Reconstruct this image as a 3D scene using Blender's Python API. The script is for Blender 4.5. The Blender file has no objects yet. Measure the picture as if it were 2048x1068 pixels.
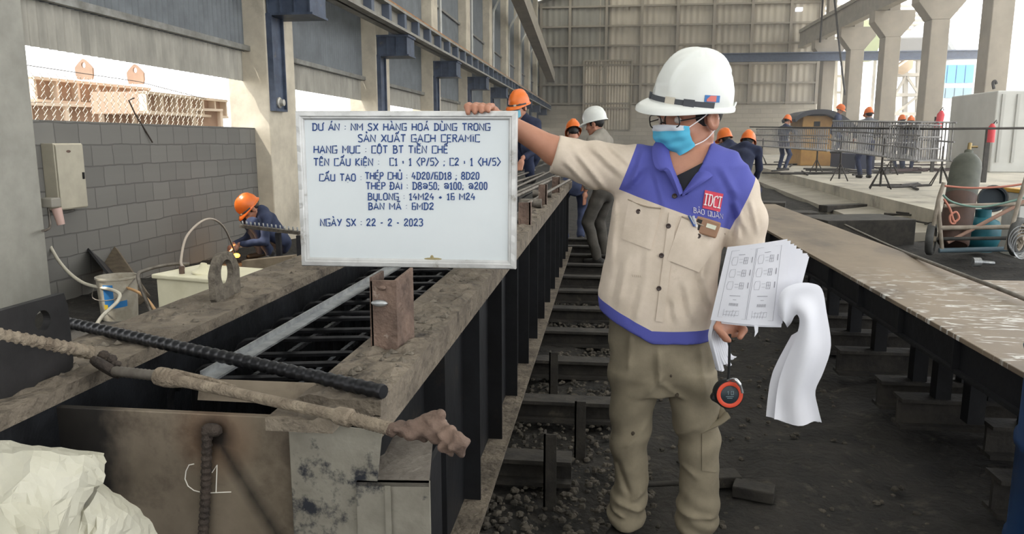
import bpy, bmesh, math, random
import numpy as np
from mathutils import Vector, Matrix
from mathutils.bvhtree import BVHTree
random.seed(7)
rng = np.random.default_rng(7)
PI = math.pi
scene = bpy.context.scene
COL = scene.collection

# ------------------------------------------------------------------ camera
CAM_H = 1.42
FPX = 1500.0
PHI = math.atan(252 / FPX)
PSI = math.atan(190 * math.cos(PHI) / FPX)
cF = Vector((-math.sin(PSI) * math.cos(PHI), math.cos(PSI) * math.cos(PHI), -math.sin(PHI)))
cR = Vector((math.cos(PSI), math.sin(PSI), 0))
cU = cR.cross(cF)
CAM = Vector((0, 0, CAM_H))
cam_data = bpy.data.cameras.new('camera')
cam = bpy.data.objects.new('camera', cam_data)
COL.objects.link(cam)
cam.matrix_world = Matrix(((cR.x, cU.x, -cF.x, 0), (cR.y, cU.y, -cF.y, 0), (cR.z, cU.z, -cF.z, CAM_H), (0, 0, 0, 1)))
cam_data.sensor_fit = 'HORIZONTAL'
cam_data.sensor_width = 36
cam_data.lens = FPX / 2048 * 36
cam_data.clip_start = 0.05
cam_data.clip_end = 500
scene.camera = cam

# ------------------------------------------------------------------ world, sun, exposure
scene.view_settings.view_transform = 'Standard'
scene.view_settings.look = 'None'
scene.view_settings.gamma = 1
scene.view_settings.exposure = 0.0
W = bpy.data.worlds.new('sky')
scene.world = W
W.use_nodes = True
wn = W.node_tree.nodes
bgn = wn['Background']
bgn.inputs['Color'].default_value = (0.97, 0.985, 1.0, 1)
bgn.inputs['Strength'].default_value = 3.6
sun_d = bpy.data.lights.new('sun', 'SUN')
sun_d.energy = 7.0
sun_d.angle = math.radians(1.5)
sun_d.color = (1, 0.95, 0.86)
sun = bpy.data.objects.new('sun', sun_d)
COL.objects.link(sun)
sun.rotation_euler = Vector((1.0, 0.55, -1.8)).to_track_quat('-Z', 'Y').to_euler()


def ray(x, y):
    return cF * FPX + cR * (x - 1024) + cU * (534 - y)


def AY(x, y, Y):
    d = ray(x, y)
    return CAM + d * (Y / d.y)


def AX(x, y, X):
    d = ray(x, y)
    return CAM + d * (X / d.x)


def AZ(x, y, Z):
    d = ray(x, y)
    return CAM + d * ((Z - CAM_H) / d.z)


# ------------------------------------------------------------------ materials
def s2l(c):
    return tuple(((v / 255) / 12.92 if v <= 10.31 else (((v / 255) + .055) / 1.055) ** 2.4) for v in c[:3])


MATS = {}


def mat(name, c, c2=None, rough=.7, metal=0., scale=6., bump=0., bscale=None, c3=None, s3=1.2, f3=(.5, .65), detail=6, contrast=(.35, .65), stretch=(1, 1, 1), spec=.4, emit=None, trans=0., alpha=None, coat=0.):
    """procedural surface: two colours mixed by noise, a third in patches, bump by noise"""
    if name in MATS:
        return MATS[name]
    m = bpy.data.materials.new(name)
    m.use_nodes = True
    nt = m.node_tree
    N, L = nt.nodes, nt.links
    b = N['Principled BSDF']
    b.inputs['Roughness'].default_value = rough
    b.inputs['Metallic'].default_value = metal
    b.inputs['Specular IOR Level'].default_value = spec
    if coat:
        b.inputs['Coat Weight'].default_value = coat
    tc = N.new('ShaderNodeTexCoord')
    mp = N.new('ShaderNodeMapping')
    mp.inputs['Scale'].default_value = stretch
    L.new(tc.outputs['Object'], mp.inputs['Vector'])
    col = None
    c_l = s2l(c) + (1,)
    b.inputs['Base Color'].default_value = c_l
    if c2 is not None:
        n = N.new('ShaderNodeTexNoise')
        n.inputs['Scale'].default_value = scale
        n.inputs['Detail'].default_value = detail
        n.inputs['Roughness'].default_value = .62
        L.new(mp.outputs['Vector'], n.inputs['Vector'])
        r = N.new('ShaderNodeMapRange')
        r.inputs[1].default_value, r.inputs[2].default_value = contrast
        L.new(n.outputs['Fac'], r.inputs[0])
        mx = N.new('ShaderNodeMix')
        mx.data_type = 'RGBA'
        mx.inputs[6].default_value = c_l
        mx.inputs[7].default_value = s2l(c2) + (1,)
        L.new(r.outputs[0], mx.inputs[0])
        col = mx.outputs[2]
    if c3 is not None:
        n = N.new('ShaderNodeTexNoise')
        n.inputs['Scale'].default_value = s3
        n.inputs['Detail'].default_value = 8
        n.inputs['Roughness'].default_value = .7
        L.new(mp.outputs['Vector'], n.inputs['Vector'])
        r = N.new('ShaderNodeMapRange')
        r.inputs[1].default_value, r.inputs[2].default_value = f3
        L.new(n.outputs['Fac'], r.inputs[0])
        mx2 = N.new('ShaderNodeMix')
        mx2.data_type = 'RGBA'
        if col is not None:
            L.new(col, mx2.inputs[6])
        else:
            mx2.inputs[6].default_value = c_l
        mx2.inputs[7].default_value = s2l(c3) + (1,)
        L.new(r.outputs[0], mx2.inputs[0])
        col = mx2.outputs[2]
    if col is not None:
        L.new(col, b.inputs['Base Color'])
    if bump:
        n = N.new('ShaderNodeTexNoise')
        n.inputs['Scale'].default_value = bscale or scale * 4
        n.inputs['Detail'].default_value = 5
        L.new(mp.outputs['Vector'], n.inputs['Vector'])
        bp = N.new('ShaderNodeBump')
        bp.inputs['Strength'].default_value = bump
        bp.inputs['Distance'].default_value = .02
        L.new(n.outputs['Fac'], bp.inputs['Height'])
        L.new(bp.outputs['Normal'], b.inputs['Normal'])
    if emit:
        b.inputs['Emission Color'].default_value = s2l(emit[0]) + (1,)
        b.inputs['Emission Strength'].default_value = emit[1]
    if trans:
        b.inputs['Transmission Weight'].default_value = trans
    MATS[name] = m
    return m


class NG:
    """tiny expression helper for shader masks"""
    def __init__(self, m):
        self.nt = m.node_tree
        self.N, self.L = self.nt.nodes, self.nt.links

    def op(self, o, a, b=None):
        n = self.N.new('ShaderNodeMath')
        n.operation = o
        for i, v in enumerate((a, b)):
            if v is None:
                continue
            if isinstance(v, (int, float)):
                n.inputs[i].default_value = v
            else:
                self.L.new(v, n.inputs[i])
        return n.outputs[0]

    def xyz(self):
        t = self.N.new('ShaderNodeTexCoord')
        s = self.N.new('ShaderNodeSeparateXYZ')
        self.L.new(t.outputs['Object'], s.inputs[0])
        return s.outputs[0], s.outputs[1], s.outputs[2]

    def mix(self, fac, a, b):
        n = self.N.new('ShaderNodeMix')
        n.data_type = 'RGBA'
        self.L.new(fac, n.inputs[0])
        for i, v in ((6, a), (7, b)):
            if isinstance(v, tuple):
                n.inputs[i].default_value = s2l(v) + (1,)
            else:
                self.L.new(v, n.inputs[i])
        return n.outputs[2]


# ------------------------------------------------------------------ mesh builder
class MB:
    def __init__(self):
        self.v, self.f, self.sm = [], [], []

    def add(self, vs, fs, smooth=False):
        o = len(self.v)
        self.v += [tuple(p) for p in vs]
        self.f += [tuple(i + o for i in f) for f in fs]
        self.sm += [smooth] * len(fs)
        return self

    def hexa(self, p):
        """8 corners: bottom four ccw, top four ccw"""
        return self.add(p, [(3, 2, 1, 0), (4, 5, 6, 7), (0, 1, 5, 4), (1, 2, 6, 5), (2, 3, 7, 6), (3, 0, 4, 7)])

    def box(self, x0, x1, y0, y1, z0, z1):
        return self.hexa([(x0, y0, z0), (x1, y0, z0), (x1, y1, z0), (x0, y1, z0), (x0, y0, z1), (x1, y0, z1), (x1, y1, z1), (x0, y1, z1)])

    def cbox(self, c, s, M=None):
        c = Vector(c)
        M = M or Matrix.Identity(3)
        vs = []
        for dz in (-.5, .5):
            for dx, dy in ((-.5, -.5), (.5, -.5), (.5, .5), (-.5, .5)):
                vs.append(c + M @ Vector((dx * s[0], dy * s[1], dz * s[2])))
        return self.hexa(vs)

    def bar(self, a, b, w, h, up=(0, 0, 1)):
        """rectangular bar from a to b"""
        a, b = Vector(a), Vector(b)
        d = (b - a).normalized()
        u = Vector(up)
        if abs(d.dot(u)) > .98:
            u = Vector((0, 1, 0))
        s = d.cross(u).normalized()
        t = s.cross(d)
        vs = []
        for p in (a, b):
            vs += [p - s * w / 2 - t * h / 2, p + s * w / 2 - t * h / 2, p + s * w / 2 + t * h / 2, p - s * w / 2 + t * h / 2]
        return self.add(vs, [(0, 1, 2, 3), (7, 6, 5, 4), (0, 4, 5, 1), (1, 5, 6, 2), (2, 6, 7, 3), (3, 7, 4, 0)])

    def cyl(self, a, b, r, r2=None, n=16, cap=True, smooth=True):
        r2 = r if r2 is None else r2
        a, b = Vector(a), Vector(b)
        d = (b - a).normalized()
        u = d.orthogonal().normalized()
        w = d.cross(u)
        vs = []
        for p, q in ((a, r), (b, r2)):
            for i in range(n):
                t = 2 * PI * i / n
                vs.append(p + (u * math.cos(t) + w * math.sin(t)) * q)
        self.add(vs, [(i, (i + 1) % n, n + (i + 1) % n, n + i) for i in range(n)], smooth)
        if cap:
            self.add(vs, [tuple(range(n))[::-1], tuple(range(n, 2 * n))])
        return self

    def tube(self, pts, r, n=8, closed=False, cap=True):
        pts = [Vector(p) for p in pts]
        m = len(pts)
        rs = r if isinstance(r, (list, tuple)) else [r] * m
        vs = []
        prev = None
        for i, p in enumerate(pts):
            if closed:
                d = pts[(i + 1) % m] - pts[i - 1]
            else:
                d = pts[min(i + 1, m - 1)] - pts[max(i - 1, 0)]
            d.normalize()
            if prev is None:
                u = d.orthogonal().normalized()
            else:
                u = prev - d * prev.dot(d)
                u = u.normalized() if u.length > 1e-6 else d.orthogonal().normalized()
            prev = u
            w = d.cross(u)
            for k in range(n):
                t = 2 * PI * k / n
                vs.append(p + (u * math.cos(t) + w * math.sin(t)) * rs[i])
        fs = []
        for i in range(m if closed else m - 1):
            j = (i + 1) % m
            for k in range(n):
                fs.append((i * n + k, i * n + (k + 1) % n, j * n + (k + 1) % n, j * n + k))
        self.add(vs, fs, True)
        if cap and not closed:
            self.add(vs, [tuple(range(n))[::-1], tuple(range((m - 1) * n, m * n))])
        return self

    def grid(self, P, smooth=True, thick=0., closed_u=False):
        """P[i][j] surface grid; thick gives it a back along the normal"""
        nu, nv = len(P), len(P[0])
        vs = [Vector(P[i][j]) for i in range(nu) for j in range(nv)]
        fs = []
        for i in range(nu if closed_u else nu - 1):
            k = (i + 1) % nu
            for j in range(nv - 1):
                fs.append((i * nv + j, k * nv + j, k * nv + j + 1, i * nv + j + 1))
        if not thick:
            return self.add(vs, fs, smooth)
        nr = [Vector() for _ in vs]
        for f in fs:
            q = (vs[f[2]] - vs[f[0]]).cross(vs[f[3]] - vs[f[1]])
            for i in f:
                nr[i] += q
        back = [v - n.normalized() * thick if n.length > 0 else v for v, n in zip(vs, nr)]
        o = len(vs)
        F = fs + [tuple(i + o for i in f[::-1]) for f in fs]
        cnt = {}
        for f in fs:
            for a, b in zip(f, f[1:] + f[:1]):
                cnt[(a, b)] = 1
        for (a, b) in list(cnt):
            if (b, a) not in cnt:
                F.append((b, a, a + o, b + o))
        return self.add(vs + back, F, smooth)

    def prism(self, poly, off):
        """closed polygon (3-D points) pushed along off"""
        poly = [Vector(p) for p in poly]
        off = Vector(off)
        n = len(poly)
        vs = poly + [p + off for p in poly]
        return self.add(vs, [tuple(range(n))[::-1], tuple(range(n, 2 * n))] + [(i, (i + 1) % n, n + (i + 1) % n, n + i) for i in range(n)])

    def holed(self, c, u, w, t, outline, hole):
        """plate with a hole: two equal-length loops in (u,w) round c, thickness vector t"""
        c, u, w, t = Vector(c), Vector(u), Vector(w), Vector(t)
        n = len(outline)
        L = [[c + u * a + w * b + t * k for a, b in lp] for lp in (outline, hole) for k in (0, 1)]
        vs = L[0] + L[1] + L[2] + L[3]
        fs = []
        for i in range(n):
            j = (i + 1) % n
            fs += [(i, j, 2 * n + j, 2 * n + i), (n + j, n + i, 3 * n + i, 3 * n + j), (j, i, n + i, n + j), (2 * n + i, 2 * n + j, 3 * n + j, 3 * n + i)]
        return self.add(vs, fs)

    def lathe(self, a, axis, prof, n=24):
        """prof: (along, radius) list"""
        a, d = Vector(a), Vector(axis).normalized()
        u = d.orthogonal().normalized()
        w = d.cross(u)
        vs = []
        for h, r in prof:
            for i in range(n):
                t = 2 * PI * i / n
                vs.append(a + d * h + (u * math.cos(t) + w * math.sin(t)) * r)
        fs = []
        for k in range(len(prof) - 1):
            for i in range(n):
                fs.append((k * n + i, k * n + (i + 1) % n, (k + 1) * n + (i + 1) % n, (k + 1) * n + i))
        return self.add(vs, fs, True)

    def ball(self, c, r, M=None, n=16):
        c = Vector(c)
        rx, ry, rz = r if isinstance(r, (tuple, list)) else (r, r, r)
        M = M or Matrix.Identity(3)
        P = []
        for i in range(n):
            row = []
            for j in range(n // 2 + 1):
                th, ph = 2 * PI * i / n, PI * j / (n // 2)
                row.append(c + M @ Vector((rx * math.sin(ph) * math.cos(th), ry * math.sin(ph) * math.sin(th), -rz * math.cos(ph))))
            P.append(row)
        return self.grid(P, True, closed_u=True)

    def mesh(self, name, m, inv=None, fix=True, sharp=True):
        me = bpy.data.meshes.new(name)
        me.from_pydata(self.v, [], self.f)
        me.polygons.foreach_set('use_smooth', self.sm)
        if inv is not None:
            me.transform(inv)
        bm = bmesh.new()
        bm.from_mesh(me)
        bmesh.ops.remove_doubles(bm, verts=bm.verts, dist=1e-6)
        if fix:
            bmesh.ops.recalc_face_normals(bm, faces=bm.faces)
        if sharp:
            for e in bm.edges:
                if len(e.link_faces) == 2 and e.calc_face_angle(0) > .9:
                    e.smooth = False
        bm.to_mesh(me)
        bm.free()
        if isinstance(m, (list, tuple)):
            for q in m:
                me.materials.append(q)
        else:
            me.materials.append(m)
        return me


FRAME = {}


def obj(name, mb, m, parent=None, bevel=0., fix=True):
    inv = FRAME[parent.name].inverted() if parent is not None else None
    me = mb.mesh(name, m, inv, fix) if isinstance(mb, MB) else mb
    if not isinstance(mb, MB):
        if inv is not None:
            me.transform(inv)
        me.materials.append(m)
    o = bpy.data.objects.new(name, me)
    COL.objects.link(o)
    if parent is not None:
        o.parent = parent
        FRAME[o.name] = FRAME[parent.name]
    else:
        FRAME[o.name] = Matrix.Identity(4)
    if bevel:
        b = o.modifiers.new('bevel', 'BEVEL')
        b.width = bevel
        b.segments = 2
        b.limit_method = 'ANGLE'
        b.angle_limit = .6
    return o


def tag(o, label, cat, group=None, kind=None):
    o['label'] = label
    o['category'] = cat
    if group:
        o['group'] = group
    if kind:
        o['kind'] = kind
    return o


def thing(name, label, cat, loc=(0, 0, 0), group=None):
    o = bpy.data.objects.new(name, None)
    COL.objects.link(o)
    o.location = loc
    o.empty_display_size = .1
    FRAME[o.name] = Matrix.Translation(loc)
    return tag(o, label, cat, group)


def struct(name, mb, m, **k):
    o = obj(name, mb, m, **k)
    o['kind'] = 'structure'
    return o


def dup(root, loc, rotz=0., label=None, group=None, scale=None):
    r = root.copy()
    COL.objects.link(r)
    r.location = loc
    r.rotation_euler = (0, 0, rotz)
    if scale:
        r.scale = scale
    if label:
        r['label'] = label
    if group:
        r['group'] = group
    for ch in list(root.children):
        c = ch.copy()
        COL.objects.link(c)
        c.parent = r
        for g in ch.children:
            d = g.copy()
            COL.objects.link(d)
            d.parent = c
    return r


# ------------------------------------------------------------------ implicit surfaces (bodies, clothing)
def smin(a, b, k):
    h = np.clip(.5 + .5 * (b - a) / k, 0, 1)
    return b * (1 - h) + a * h - k * h * (1 - h)


def cap(a, b, ra, rb=None, sq=None):
    """tapered capsule; sq=(axis vector, factor) squashes it along an axis"""
    a, b = np.array(a, float), np.array(b, float)
    rb = ra if rb is None else rb
    ab = b - a

    def f(P):
        q = P - a
        t = np.clip(q @ ab / max(ab @ ab, 1e-9), 0, 1)
        r = q - t[:, None] * ab
        if sq is not None:
            ax = np.array(sq[0], float)
            ax /= np.linalg.norm(ax)
            r = r + np.outer(r @ ax, ax) * (1 / sq[1] - 1)
        return np.sqrt((r * r).sum(1)) - (ra + (rb - ra) * t)
    return f


def ell(c, r, M=None):
    c, r = np.array(c, float), np.array(r, float)
    M = None if M is None else np.array(M, float)

    def f(P):
        q = P - c
        if M is not None:
            q = q @ M
        k = np.sqrt(((q / r) ** 2).sum(1))
        return (k - 1) * r.min() * .5 + (k - 1) * r.mean() * .5
    return f


def stack(levels, yaw=0., p=2.3):
    """torso-like solid: levels (z, cx, cy, rx, ry), smooth between, ends rounded off"""
    L = np.array(sorted(levels), float)
    cs, sn = math.cos(yaw), math.sin(yaw)

    def f(P):
        z = np.clip(P[:, 2], L[0, 0], L[-1, 0])
        cx, cy, rx, ry = (np.interp(z, L[:, 0], L[:, i]) for i in (1, 2, 3, 4))
        dx, dy = P[:, 0] - cx, P[:, 1] - cy
        u, v = dx * cs + dy * sn, -dx * sn + dy * cs
        k = (np.abs(u / rx) ** p + np.abs(v / ry) ** p) ** (1 / p)
        d = (k - 1) * np.minimum(rx, ry)
        dz = np.maximum(P[:, 2] - L[-1, 0], L[0, 0] - P[:, 2])
        return np.where(dz > 0, np.sqrt(np.maximum(d, 0) ** 2 + dz ** 2), np.maximum(d, dz))
    return f


def union(fs, k=.02):
    def f(P):
        d = fs[0](P)
        for g in fs[1:]:
            d = smin(d, g(P), k)
        return d
    return f


def snets(fn, lo, hi, h, name='surface'):
    lo, hi = np.array(lo, float), np.array(hi, float)
    n = np.ceil((hi - lo) / h).astype(int) + 1
    ax = [lo[i] + h * np.arange(n[i]) for i in range(3)]
    G = np.stack(np.meshgrid(*ax, indexing='ij'), -1).reshape(-1, 3)
    V = np.empty(len(G))
    for s in range(0, len(G), 400000):
        V[s:s + 400000] = fn(G[s:s + 400000])
    V = V.reshape(n)
    S = V < 0
    c = n - 1
    cnt = np.zeros(c, int)
    acc = np.zeros(tuple(c) + (3,))
    sl = lambda o, d: slice(o, o + d)
    for axis in range(3):
        others = [a for a in range(3) if a != axis]
        for o1 in (0, 1):
            for o2 in (0, 1):
                o = [0, 0, 0]
                o[others[0]], o[others[1]] = o1, o2
                p = list(o)
                p[axis] = 1
                A = V[sl(o[0], c[0]), sl(o[1], c[1]), sl(o[2], c[2])]
                B = V[sl(p[0], c[0]), sl(p[1], c[1]), sl(p[2], c[2])]
                x = (A < 0) != (B < 0)
                t = np.where(x, A / np.where(x, A - B, 1), 0)
                cnt += x
                for k in range(3):
                    acc[..., k] += np.where(x, o[k] + (t if k == axis else 0), 0)
    act = cnt > 0
    idx = -np.ones(c, int)
    idx[act] = np.arange(act.sum())
    ii = np.argwhere(act)
    verts = lo + h * (ii + acc[act] / cnt[act][:, None])
    faces = []
    for axis in range(3):
        b, d = [(1, 2), (2, 0), (0, 1)][axis]
        sa = [slice(None)] * 3
        sb = [slice(None)] * 3
        sa[axis], sb[axis] = slice(0, -1), slice(1, None)
        A, B = S[tuple(sa)], S[tuple(sb)]
        E = np.argwhere(A != B)
        E = E[(E[:, b] > 0) & (E[:, d] > 0) & (E[:, b] < c[b]) & (E[:, d] < c[d])]
        if not len(E):
            continue
        pos = A[tuple(E.T)]
        q = []
        for ob, od in ((-1, -1), (0, -1), (0, 0), (-1, 0)):
            e = E.copy()
            e[:, b] += ob
            e[:, d] += od
            q.append(idx[tuple(e.T)])
        q = np.stack(q, 1)
        q[~pos] = q[~pos][:, ::-1]
        faces.append(q)
    faces = np.concatenate(faces)
    me = bpy.data.meshes.new(name)
    me.from_pydata(verts.tolist(), [], faces.tolist())
    me.polygons.foreach_set('use_smooth', [True] * len(me.polygons))
    return me


def rebar_mb(mb, a, b, r, pitch=.02, n=10, lug=.12, bend=None):
    """ribbed bar: the tube swells at every rib"""
    a, b = Vector(a), Vector(b)
    L = (b - a).length
    k = max(2, int(L / pitch))
    pts, rs = [], []
    for i in range(k):
        for t, q in ((0, 1), (.45, 1), (.6, 1 + lug), (.85, 1 + lug)):
            s = (i + t) / k
            pts.append(a.lerp(b, s) + (Vector(bend) * math.sin(PI * s) if bend else Vector()))
            rs.append(r * q)
    pts.append(b)
    rs.append(r)
    return mb.tube(pts, rs, n)


def arc(c, u, w, r, a0, a1, n):
    c, u, w = Vector(c), Vector(u), Vector(w)
    return [c + u * r * math.cos(math.radians(a0 + (a1 - a0) * i / n)) + w * r * math.sin(math.radians(a0 + (a1 - a0) * i / n)) for i in range(n + 1)]


def smooth_path(pts, n=6):
    """Catmull-Rom through the points"""
    pts = [Vector(p) for p in pts]
    out = []
    for i in range(len(pts) - 1):
        p0, p1, p2, p3 = pts[max(i - 1, 0)], pts[i], pts[i + 1], pts[min(i + 2, len(pts) - 1)]
        for k in range(n):
            t = k / n
            out.append(.5 * ((2 * p1) + (p2 - p0) * t + (2 * p0 - 5 * p1 + 4 * p2 - p3) * t * t + (3 * p1 - p0 - 3 * p2 + p3) * t ** 3))
    out.append(pts[-1])
    return out
# ================================================================== materials of the place
M_conc = mat('raw concrete', (206, 197, 178), (180, 171, 154), rough=.9, scale=2.5, bump=.15, c3=(150, 142, 128), s3=1.1, f3=(.55, .75))
M_conc2 = mat('grey concrete', (160, 153, 140), (138, 132, 120), rough=.9, scale=2, bump=.15)
M_slab = mat('dusty concrete slab', (194, 187, 171), (160, 154, 141), rough=.95, scale=1.3, bump=.2, c3=(110, 105, 98), s3=.8, f3=(.55, .7))
M_dirt = mat('dark oily ground', (52, 49, 45), (32, 31, 29), rough=.95, scale=5, bump=.9, bscale=30, c3=(74, 69, 61), s3=9, f3=(.56, .68))
M_gravel = mat('grey gravel', (110, 104, 94), (66, 62, 56), rough=.95, scale=30, bump=.5)
M_clad = mat('weathered cladding sheet', (112, 117, 120), (96, 100, 103), rough=.6, scale=3, metal=.1)
M_cladlow = mat('pale cladding sheet', (170, 166, 155), (140, 137, 128), rough=.7, scale=4, stretch=(1, 1, .3))
M_endclad = mat('beige cladding sheet', (186, 177, 160), (164, 156, 141), rough=.7, scale=.6, stretch=(1, 1, .25))
M_endclad2 = mat('grey green cladding sheet', (146, 143, 132), (130, 127, 117), rough=.7, scale=.6, stretch=(1, 1, .25))
M_girt = mat('galvanised girt', (150, 150, 145), (110, 108, 102), rough=.5, metal=.5, scale=4)
M_blue = mat('blue painted steel', (82, 92, 110), (60, 68, 84), rough=.5, scale=5, metal=.15, c3=(105, 100, 92), s3=6, f3=(.6, .7))
M_rail = mat('rusty orange rail', (176, 128, 84), (128, 94, 66), rough=.8, scale=5)
M_white = mat('white paint', (205, 205, 200), (180, 180, 174), rough=.6, scale=3)
M_roof = mat('roof sheet', (130, 130, 126), rough=.7)

# ---- block wall material: courses of grey blocks with recessed joints (pattern lives in the y-z plane)
def block_mat(name, c1, c2, cm, bw, bh, axis):
    m = bpy.data.materials.new(name)
    m.use_nodes = True
    g = NG(m)
    b = g.N['Principled BSDF']
    b.inputs['Roughness'].default_value = .95
    x, y, z = g.xyz()
    cb = g.N.new('ShaderNodeCombineXYZ')
    g.L.new(y if axis == 'y' else x, cb.inputs[0])
    g.L.new(z, cb.inputs[1])
    nz = g.N.new('ShaderNodeTexNoise')
    nz.inputs['Scale'].default_value = 3.5
    g.L.new(cb.outputs[0], nz.inputs['Vector'])
    sc = g.N.new('ShaderNodeVectorMath')
    sc.operation = 'SCALE'
    sc.inputs['Scale'].default_value = .035
    g.L.new(nz.outputs['Color'], sc.inputs[0])
    ad = g.N.new('ShaderNodeVectorMath')
    ad.operation = 'ADD'
    g.L.new(cb.outputs[0], ad.inputs[0])
    g.L.new(sc.outputs[0], ad.inputs[1])
    br = g.N.new('ShaderNodeTexBrick')
    br.inputs['Scale'].default_value = 1
    br.inputs['Brick Width'].default_value = bw
    br.inputs['Row Height'].default_value = bh
    br.inputs['Mortar Size'].default_value = .007
    br.inputs['Mortar Smooth'].default_value = .3
    br.inputs['Bias'].default_value = 0
    br.inputs['Color1'].default_value = s2l(c1) + (1,)
    br.inputs['Color2'].default_value = s2l(c2) + (1,)
    br.inputs['Mortar'].default_value = s2l(cm) + (1,)
    g.L.new(ad.outputs[0], br.inputs['Vector'])
    n2 = g.N.new('ShaderNodeTexNoise')
    n2.inputs['Scale'].default_value = 5
    n2.inputs['Detail'].default_value = 8
    mx = g.N.new('ShaderNodeMix')
    mx.data_type = 'RGBA'
    mx.blend_type = 'MULTIPLY'
    mx.inputs[0].default_value = .55
    g.L.new(br.outputs['Color'], mx.inputs[6])
    g.L.new(n2.outputs['Color'], mx.inputs[7])
    hs = g.N.new('ShaderNodeRGBToBW')
    g.L.new(n2.outputs['Color'], hs.inputs[0])
    g.L.new(hs.outputs[0], mx.inputs[7])
    g.L.new(mx.outputs[2], b.inputs['Base Color'])
    bp = g.N.new('ShaderNodeBump')
    bp.inputs['Strength'].default_value = .7
    bp.inputs['Distance'].default_value = .02
    h = g.op('SUBTRACT', g.op('MULTIPLY', hs.outputs[0], .5), br.outputs['Fac'])
    g.L.new(h, bp.inputs['Height'])
    g.L.new(bp.outputs['Normal'], b.inputs['Normal'])
    return m


M_block = block_mat('grey concrete blocks', (138, 136, 130), (126, 124, 119), (110, 108, 104), .31, .2, 'y')
M_blockx = block_mat('beige concrete blocks', (205, 196, 178), (184, 175, 158), (150, 143, 128), .8, .3, 'x')

# ================================================================== the setting
# ground: low oily floor under the beams, slightly uneven
def ground():
    P = []
    xs = np.concatenate([np.linspace(-9, -2, 12), np.linspace(-1.9, 2.6, 60), np.linspace(2.8, 5.2, 14), np.linspace(5.6, 14, 14)])
    ys = np.concatenate([np.linspace(-6, .4, 10), np.linspace(.5, 9, 90), np.linspace(9.3, 60, 60)])
    for x in xs:
        row = []
        for y in ys:
            z = .02 * math.sin(x * 3.1 + y * 1.7) + .015 * math.sin(x * 7 - y * 5.3) + .012 * random.uniform(-1, 1)
            z += .22 * max(0, min(1, (x - 2.25) / .5)) + (.02 if x < -1.5 else 0)
            row.append((x, y, z - .03))
        P.append(row)
    return MB().grid(P)


struct('floor', ground(), M_dirt)
# raised concrete platform along the right half of the hall; its edge runs slightly askew
pe = lambda y: 4.35 + (y - 10) * .062
mb = MB()
mb.hexa([(pe(10), 10, -.2), (30, 10, -.2), (30, 60, -.2), (pe(60), 60, -.2), (pe(10), 10, .5), (30, 10, .5), (30, 60, .5), (pe(60), 60, .5)])
pl = struct('floor_platform', mb, M_slab)
mb = MB()                                   # low kerb step in front of the platform
mb.hexa([(pe(10) - .75, 10, -.1), (pe(10), 10, -.1), (pe(58), 58, -.1), (pe(58) - .9, 58, -.1), (pe(10) - .7, 10, .26), (pe(10), 10, .3), (pe(58), 58, .3), (pe(58) - .85, 58, .26)])
struct('trim_1', mb, M_conc2)

XW = -4.85
CL0 = -6          # the cladding starts here; unseen bays behind the camera left open to let light in
S = 5.0
Y0 = 5.05
# left wall: blocks between the columns, cladding hung above an open band
mb = MB()
for k in range(-5, 11):
    a, b = Y0 + S * k + (.95 if k else .63), Y0 + S * (k + 1)
    mb.box(XW - .2, XW, a, b, -.1, 1.6)
struct('wall_left', mb, M_block)


def corr(x, y0, y1, z0, z1, pitch, amp, axis='y', thick=.004):
    n = int((y1 - y0) / pitch * 8)
    P = []
    for i in range(n + 1):
        y = y0 + (y1 - y0) * i / n
        w = amp * math.sin(2 * PI * i / 8)
        P.append([(x + w, y, z0), (x + w, y, z1)] if axis == 'y' else [(y, x + w, z0), (y, x + w, z1)])
    return MB().grid(P, True, thick)


c1 = corr(XW - .12, CL0, 56, 2.23, 2.68, .11, .014)
struct('wall_left_cladding', c1, M_cladlow)
c2 = corr(XW - .08, CL0, 56, 2.62, 10.6, .11, .014)
struct('wall_left_sheet', c2, M_clad)
mb = MB()
for z in (2.66, 3.9, 5.2):
    mb.box(XW - .06, XW, CL0, 56, z - .035, z + .035)
struct('trim_2', mb, M_girt)

# far end wall: blocks at the foot, beige and grey sheets in bays between rails
mb = MB().box(-5.2, 14, 54, 54.3, -.1, 3.9)
struct('wall_far', mb, M_blockx)
struct('wall_far_cladding', corr(54.1, -1.0, 14.2, 3.9, 14, .42, .035, 'x'), M_endclad)
mb = corr(54.06, -4.9, .0, 3.9, 14, .42, .035, 'x')
struct('wall_far_sheet', mb, M_endclad2)
mb = MB()
for x in (-4.7, -2.7, -.2, 2.2, 4.6, 7.0, 9.5, 12.0, 13.9):
    mb.box(x - .09, x + .09, 53.8, 54.02, 3.9, 14)
for z in (4.0, 5.3, 6.6, 7.9, 9.2, 10.5, 11.8, 13):
    mb.box(-4.9, 14, 53.85, 54.02, z - .06, z + .06)
struct('trim_3', mb, mat('dull frame steel', (140, 132, 118), rough=.7))
# the paler door of narrow sheets to the left of the middle
mb = corr(53.9, -1.7, 1.6, 2.2, 6.9, .2, .03, 'x')
struct('door_1', mb, mat('pale door sheet', (196, 186, 168), (172, 163, 146), rough=.7, scale=1))
mb = MB()
for x in (-1.7, -.7, 1.6):
    mb.box(x - .05, x + .05, 53.75, 53.88, 2.2, 6.9)
for z in (3.7, 5.3, 6.9):
    mb.box(-1.7, 1.6, 53.77, 53.87, z - .05, z + .05)
mb.bar((-1.65, 53.8, 6.2), (-1.0, 53.8, 6.85), .06, .06)
mb.bar((-.6, 53.8, 6.2), (.1, 53.8, 6.85), .06, .06)
struct('trim_4', mb, mat('door frame steel', (150, 142, 126), rough=.7))

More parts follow.
